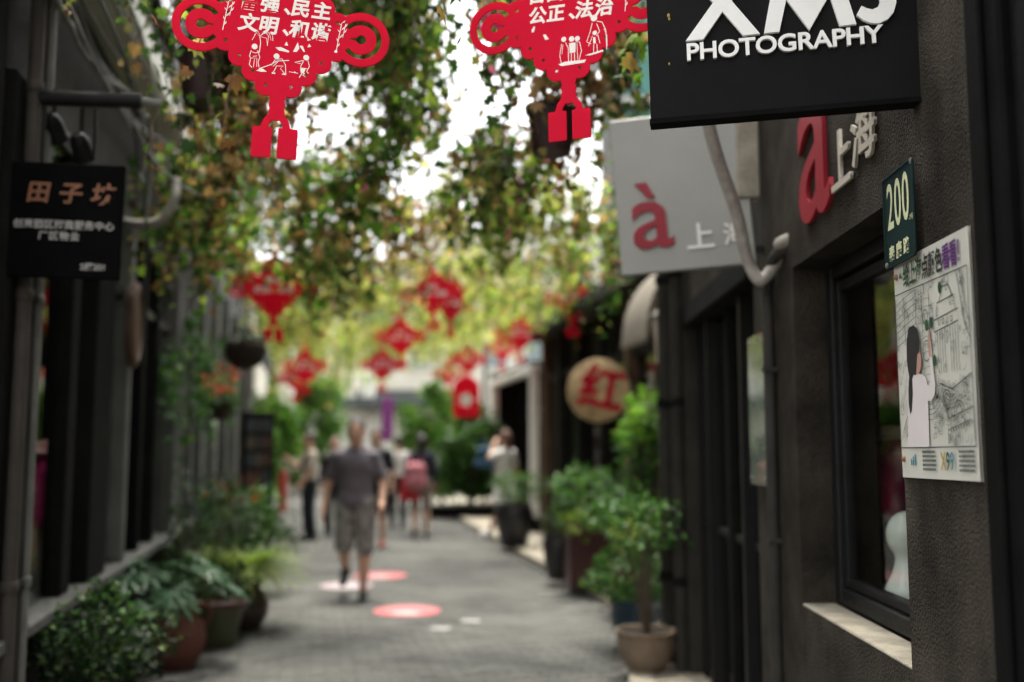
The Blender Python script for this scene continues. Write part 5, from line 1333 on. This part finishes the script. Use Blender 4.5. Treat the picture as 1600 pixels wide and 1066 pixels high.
for k, (px, py) in enumerate(((688, 986), (735, 974))):
    p = G(px, py); tag(MB().poly(rrect(.16, .11, .03), .0195, .021).build('paper_scrap', MATS['worn_white'], None, False, Matrix.Translation((p.x, p.y, 0))), ('white worn patch on the paving, left of two', 'white worn patch on the paving, right of two')[k], 'patch', 'worn patches on the paving')

# ------------------------------------------------------------------ people
skin_m = pmat('skin', (.62, .37, .26), .55, .08, 9)
hair_m = pmat('hair', (.016, .011, .009), .6, .3, 40, .4, 120)
shoe_m = pmat('shoe_black', (.012, .012, .013), .6, .2, 12)
eye_m = pmat('eye', (.02, .015, .012), .2, .1, 5)
def person(label, loc, rz, height, pose, out, h=.014):
    """body is one continuous surface; clothes, hair and shoes are children. local +y is forward, +x the person's right"""
    e = empty('person', label, 'person', loc, rz)
    J = dict(pel=(0, 0, .95), chest=(0, 0, 1.25), neck=(0, -.01, 1.44), head=(0, .02, 1.615),
             shR=(.180, 0, 1.385), elR=(.235, -.03, 1.12), wrR=(.245, .06, .88), shL=(-.180, 0, 1.385), elL=(-.235, -.03, 1.12), wrL=(-.245, .06, .88),
             hpR=(.09, 0, .92), knR=(.10, .02, .50), anR=(.10, -.02, .09), toR=(.115, .13, .035), hpL=(-.09, 0, .92), knL=(-.10, .02, .50), anL=(-.10, -.02, .09), toL=(-.115, .13, .035))
    J.update(pose); k_ = height / 1.75
    J = {a: np.array(b, float) * k_ for a, b in J.items()}
    s = k_; B = []
    hd = J['head']
    B += [('e', hd + np.array((0, 0, .02)) * s, (.080 * s, .100 * s, .115 * s)), ('e', hd + np.array((0, .025, -.06)) * s, (.056 * s, .066 * s, .062 * s)),
          ('c', hd + np.array((0, .095, .0)) * s, hd + np.array((0, .112, -.022)) * s, .010 * s, .015 * s, .012), ('c', hd + np.array((-.03, .085, .028)) * s, hd + np.array((.03, .085, .028)) * s, .012 * s, .012 * s, .01),
          ('e', hd + np.array((.076, -.005, -.005)) * s, (.012 * s, .02 * s, .032 * s)), ('e', hd + np.array((-.076, -.005, -.005)) * s, (.012 * s, .02 * s, .032 * s))]
    B += [('c', J['neck'] - np.array((0, 0, .04)) * s, hd - np.array((0, .01, .06)) * s, .066 * s, .060 * s)]
    ch, pe = J['chest'], J['pel']; fat_ = out.get('girth', 1.0)
    T = [('e', ch + np.array((0, 0, .02)) * s, (.165 * s * fat_, .108 * s * fat_, .19 * s)), ('e', (ch + pe) / 2 - np.array((0, 0, .01)) * s, (.142 * s * fat_, .10 * s * fat_, .17 * s)), ('e', pe, (.160 * s * fat_, .112 * s * fat_, .125 * s)),
         ('c', J['neck'] + np.array((.03, 0, -.035)) * s, J['shR'] - np.array((.02, 0, .012)) * s, .052 * s, .056 * s), ('c', J['neck'] + np.array((-.03, 0, -.035)) * s, J['shL'] - np.array((-.02, 0, .012)) * s, .052 * s, .056 * s)]
    B += T
    for S_ in 'RL':
        sg_ = 1 if S_ == 'R' else -1
        sh_, el_, wr_ = J['sh' + S_], J['el' + S_], J['wr' + S_]
        B += [('c', sh_, el_, .055 * s, .042 * s), ('c', el_, wr_, .042 * s, .027 * s)]
        d = (wr_ - el_) / np.linalg.norm(wr_ - el_); side = np.cross(d, np.array((sg_, 0, 0.0))); ns = np.linalg.norm(side)
        side = side / ns if ns > .2 else np.array((0, 1., 0))
        pc = wr_ + d * .05 * s; B += [('c', wr_, pc, .026 * s, .030 * s, .02)]
        for f_ in range(4):
            o_ = side * (.030 - .020 * f_) * s; ln = (.075, .085, .08, .062)[f_] * s
            b0 = pc + o_ + d * .015 * s; b1 = b0 + d * ln * .55; b2 = b1 + d * ln * .4 + np.array((-sg_ * .022, 0, 0)) * s
            B += [('c', b0, b1, .0100 * s, .0092 * s, .008), ('c', b1, b2, .0092 * s, .008 * s, .008)]
        tb = wr_ + d * .02 * s + side * .026 * s; B += [('c', tb, tb + d * .05 * s + side * .026 * s, .0115 * s, .0095 * s, .010)]
        hp, kn, an, to = J['hp' + S_], J['kn' + S_], J['an' + S_], J['to' + S_]
        B += [('c', hp, kn, .088 * s, .056 * s), ('c', kn, kn + (an - kn) * .35 + np.array((0, -.015, 0)) * s, .055 * s, .058 * s), ('c', kn + (an - kn) * .35, an, .054 * s, .036 * s), ('c', an - np.array((0, .02, .03)) * s, to, .034 * s, .026 * s)]
    link_mesh('body', sdf_mesh('body', B, h, .025), out.get('skin', skin_m), e)
    for sx in (-1, 1): 
        p_ = hd + np.array((sx * .031, .088, .012)) * s; MB().ell(tuple(p_), (.011 * s, .007 * s, .008 * s), 0, 8, 6).build('eye', eye_m, e, True)
    p_ = hd + np.array((0, .092, -.062)) * s; MB().ell(tuple(p_), (.024 * s, .006 * s, .006 * s), 0, 8, 6).build('mouth', pmat('lip', (.30, .10, .08), .5), e, True)
    # top
    g_ = out.get('loose', .016) * s; top = [('e', q_[1], tuple(np.array(q_[2]) + g_)) if q_[0] == 'e' else ('c', q_[1], q_[2], q_[3] + g_ * .8, q_[4] + g_ * .8) for q_ in T]
    sl_ = out.get('sleeve', .75)
    for S_ in 'RL':
        sh_, el_, wr_ = J['sh' + S_], J['el' + S_], J['wr' + S_]
        if sl_ <= 1: top += [('c', sh_ - np.array((0, 0, .015)) * s, sh_ + (el_ - sh_) * sl_, .062 * s, .060 * s)]
        else: top += [('c', sh_ - np.array((0, 0, .015)) * s, el_, .062 * s, .052 * s), ('c', el_, el_ + (wr_ - el_) * (sl_ - 1), .054 * s, .042 * s)]
    hem = out.get('hem', .84) * s
    if out.get('skirt'):
        top += [('c', pe, np.array((pe[0], pe[1], hem)), .15 * s, out['skirt'] * s)]
    link_mesh('shirt' if not out.get('skirt') else 'dress', sdf_mesh('shirt', top, h, .03, cuts=(((0, 0, hem), (0, 0, -1)), ((0, .02 * s, 1.470 * s), (0, .30, .954)))), out['top'], e)
    # trousers / shorts
    if out.get('legs') is not None:
        ln = out['leglen']; tr_ = [('e', pe, (.166 * s * fat_, .118 * s * fat_, .12 * s))]
        for S_ in 'RL':
            hp, kn, an = J['hp' + S_], J['kn' + S_], J['an' + S_]; lo = out.get('legloose', .015) * s
            if ln <= 1: tr_ += [('c', hp, hp + (kn - hp) * ln, .092 * s + lo, .064 * s + lo * 1.6)]
            else: tr_ += [('c', hp, kn, .092 * s + lo, .062 * s + lo), ('c', kn, kn + (an - kn) * (ln - 1), .064 * s + lo, .050 * s + lo)]
        link_mesh('shorts' if ln <= 1.3 else 'trousers', sdf_mesh('trousers', tr_, h, .02, cuts=(((0, 0, .99 * s), (0, 0, 1)),)), out['legs'], e)
    for S_ in 'RL':
        an, to = J['an' + S_], J['to' + S_]; f_ = to - an; f_[2] *= .5
        lo_ = an + np.array((0, 0, -.05)) * s - f_ * .25; hi_ = np.array((to[0], to[1], to[2])) 
        link_mesh('shoe', sdf_mesh('shoe', [('c', lo_, hi_, .043 * s, .036 * s), ('c', an - np.array((0, 0, .02)) * s, lo_, .046 * s, .042 * s)], .010, .02, cuts=((an + np.array((0, 0, .012)) * s, (0, 0, 1)),)), out.get('shoes', shoe_m), e)
    hr = out.get('hair', 'short'); hm = out.get('hairm', hair_m)
    HP = [('e', hd + np.array((0, -.012, .032)) * s, (.090 * s, .108 * s, .112 * s))]; cuts = [(hd + np.array((0, .045, .02)) * s, (0, .85, -.53))]
    if hr == 'long': HP += [('c', hd + np.array((0, -.06, .0)) * s, hd + np.array((0, -.08, -.22)) * s, .078 * s, .06 * s)]; 
    if hr == 'cap': cuts = [(hd + np.array((0, .05, .045)) * s, (0, .6, -.8))]
    link_mesh('hair', sdf_mesh('hair', HP, .010, .02, cuts=cuts), hm, e)
    return e
PI = math.pi
greyshirt = pmat('grey_shirt', (.15, .135, .155), .9, .15, 5, .8, 12, spec=.1); camo = pmat('patterned_shorts', (.16, .15, .135), .9, .6, 14, .2, 40, col2=(.38, .37, .34))
man = person('man in a grey short-sleeved shirt and patterned shorts walking towards the camera', G(553, 936), PI + .04, 1.76,
   dict(knR=(.10, .06, .52), anR=(.125, -.30, .27), toR=(.135, -.20, .12), hpL=(-.095, .02, .92), hpR=(.09, 0, .92), knL=(-.105, .10, .50), anL=(-.10, .12, .09), toL=(-.105, .27, .035),
        elR=(.275, -.06, 1.13), wrR=(.30, .03, .88), elL=(-.27, .02, 1.13), wrL=(-.27, .16, .92)),
   dict(top=greyshirt, sleeve=.78, hem=.82, legs=camo, leglen=1.02, legloose=.026, loose=.026, hair='cap', girth=1.08), .0115)
MB().poly(rrect(.10, .03, .012), -.004, .004).build('phone', blackpaint, man, False, Matrix.Translation((.285, .05, .76)) @ Matrix.Rotation(1.2, 4, 'Y')) if 0 else None
person('man in a beige shirt and dark trousers holding up a phone on the left', G(482, 844), PI * .5 + .5, 1.70,
   dict(elR=(.25, .12, 1.16), wrR=(.14, .32, 1.30), elL=(-.24, .06, 1.12), wrL=(-.20, .20, .92), anL=(-.16, -.02, .09), toL=(-.19, .12, .035)),
   dict(top=pmat('beige_shirt', (.42, .37, .30), .85, .2, 5), sleeve=.8, hem=.84, legs=pmat('navy_trousers', (.010, .016, .022), .85, .2, 6), leglen=1.95))
person('woman with a pink scarf walking just behind the man in grey, at his left', G(521, 838), PI, 1.62, {}, dict(top=pmat('black_top', (.016, .015, .018), .85, .2, 6), sleeve=1.8, legs=MATS['navy_trousers'], leglen=1.95, hair='long', hairm=pmat('brown_hair', (.10, .04, .025), .6, .3, 40)))
person('person in black with orange shoes just behind the man in grey, at his right', G(586, 856), PI, 1.74, {}, dict(top=MATS['black_top'], sleeve=.8, legs=MATS['black_top'], leglen=.95, shoes=pmat('orange_shoe', (.62, .08, .05), .6, .15, 9)))
person('person in a white top walking away at mid lane', G(621, 826), .1, 1.66, {}, dict(top=pmat('white_top', (.78, .76, .72), .85, .08, 5), sleeve=.8, hem=1.0, legs=MATS['black_top'], leglen=1.9, girth=1.12))
wv = person('person in a navy top and beige shorts with a pink backpack walking away', G(657, 840), .12, 1.68, dict(knL=(-.10, .08, .52), anL=(-.10, -.15, .14), toL=(-.11, -.02, .05)), dict(top=pmat('navy_top', (.012, .014, .030), .85, .2, 5), sleeve=1.85, legs=pmat('beige_shorts', (.26, .20, .17), .85, .15, 5), leglen=1.15, hair='long', hem=.86))
bk = empty('backpack', 'dusty pink backpack on the person in the navy top', 'backpack', G(657, 840) + Vector((-.07, -.20, 1.0)), .12)
link_mesh('bag', sdf_mesh('bag', [('c', (-.09, 0, -.12), (.09, 0, -.12), .09, .09), ('c', (-.08, 0, .12), (.08, 0, .12), .08, .08), ('e', (0, 0, 0), (.17, .09, .2)), ('e', (0, -.06, -.08), (.12, .06, .09))], .014, .04), pmat('pink_fabric', (.48, .17, .20), .85, .2, 8), bk)
for sx in (-1, 1): MB().tube(bez([(sx * .08, .04, .18), (sx * .10, .12, .33), (sx * .10, .22, .22)], 4), .014, 6).build('strap', MATS['pink_fabric'], bk, True)
rbag = empty('tote_bag', 'red carrier bag held low beside the pink backpack', 'bag', G(640, 840) + Vector((0, -.05, .60)), .2)
MB().add([(-.17, -.05, 0), (.17, -.05, 0), (.17, .05, 0), (-.17, .05, 0), (-.14, -.012, .36), (.14, -.012, .36), (.14, .012, .36), (-.14, .012, .36)], [(3, 2, 1, 0), (0, 1, 5, 4), (1, 2, 6, 5), (2, 3, 7, 6), (3, 0, 4, 7), (4, 5, 6, 7)]).build('bag', pmat('red_fabric', (.52, .02, .035), .75, .2, 6), rbag)
MB().tube(bez([(-.07, 0, .36), (-.05, 0, .50), (.05, 0, .50), (.07, 0, .36)], 4), .008, 6).build('handle', MATS['red_fabric'], rbag, True)
person('person in a long white dress standing at the white doorway, arm raised', G(795, 842, zf) + Vector((-.05, .3, 0)), .9, 1.66, dict(elL=(-.26, .12, 1.30), wrL=(-.10, .16, 1.52), anL=(-.12, .25, .09), toL=(-.15, .40, .04)), dict(top=MATS['white_top'], sleeve=.7, hem=.55, skirt=.24, hairm=MATS['brown_hair'], hair='long', shoes=MATS['white_top']))
bb = empty('shoulder_bag', 'blue shoulder bag hanging beside the person in white', 'bag', at(757, 712, 16.5) , .3)
link_mesh('bag', sdf_mesh('bag', [('c', (-.10, 0, -.12), (.10, 0, -.12), .08, .08), ('c', (-.08, 0, .08), (.08, 0, .08), .06, .06)], .014, .05), pmat('blue_fabric', (.02, .07, .14), .8, .2, 8), bb)
MB().tube(bez([(-.09, 0, .10), (0, 0, .26), (.09, 0, .10)], 5), .010, 6).build('strap', MATS['blue_fabric'], bb, True)
person('dimly seen person in dark clothes in the doorway at far left', Vector((XL(15.4) + .45, 15.4, 0)), 2.2, 1.66, {}, dict(top=MATS['black_top'], sleeve=1.8, legs=MATS['navy_trousers'], leglen=1.95))
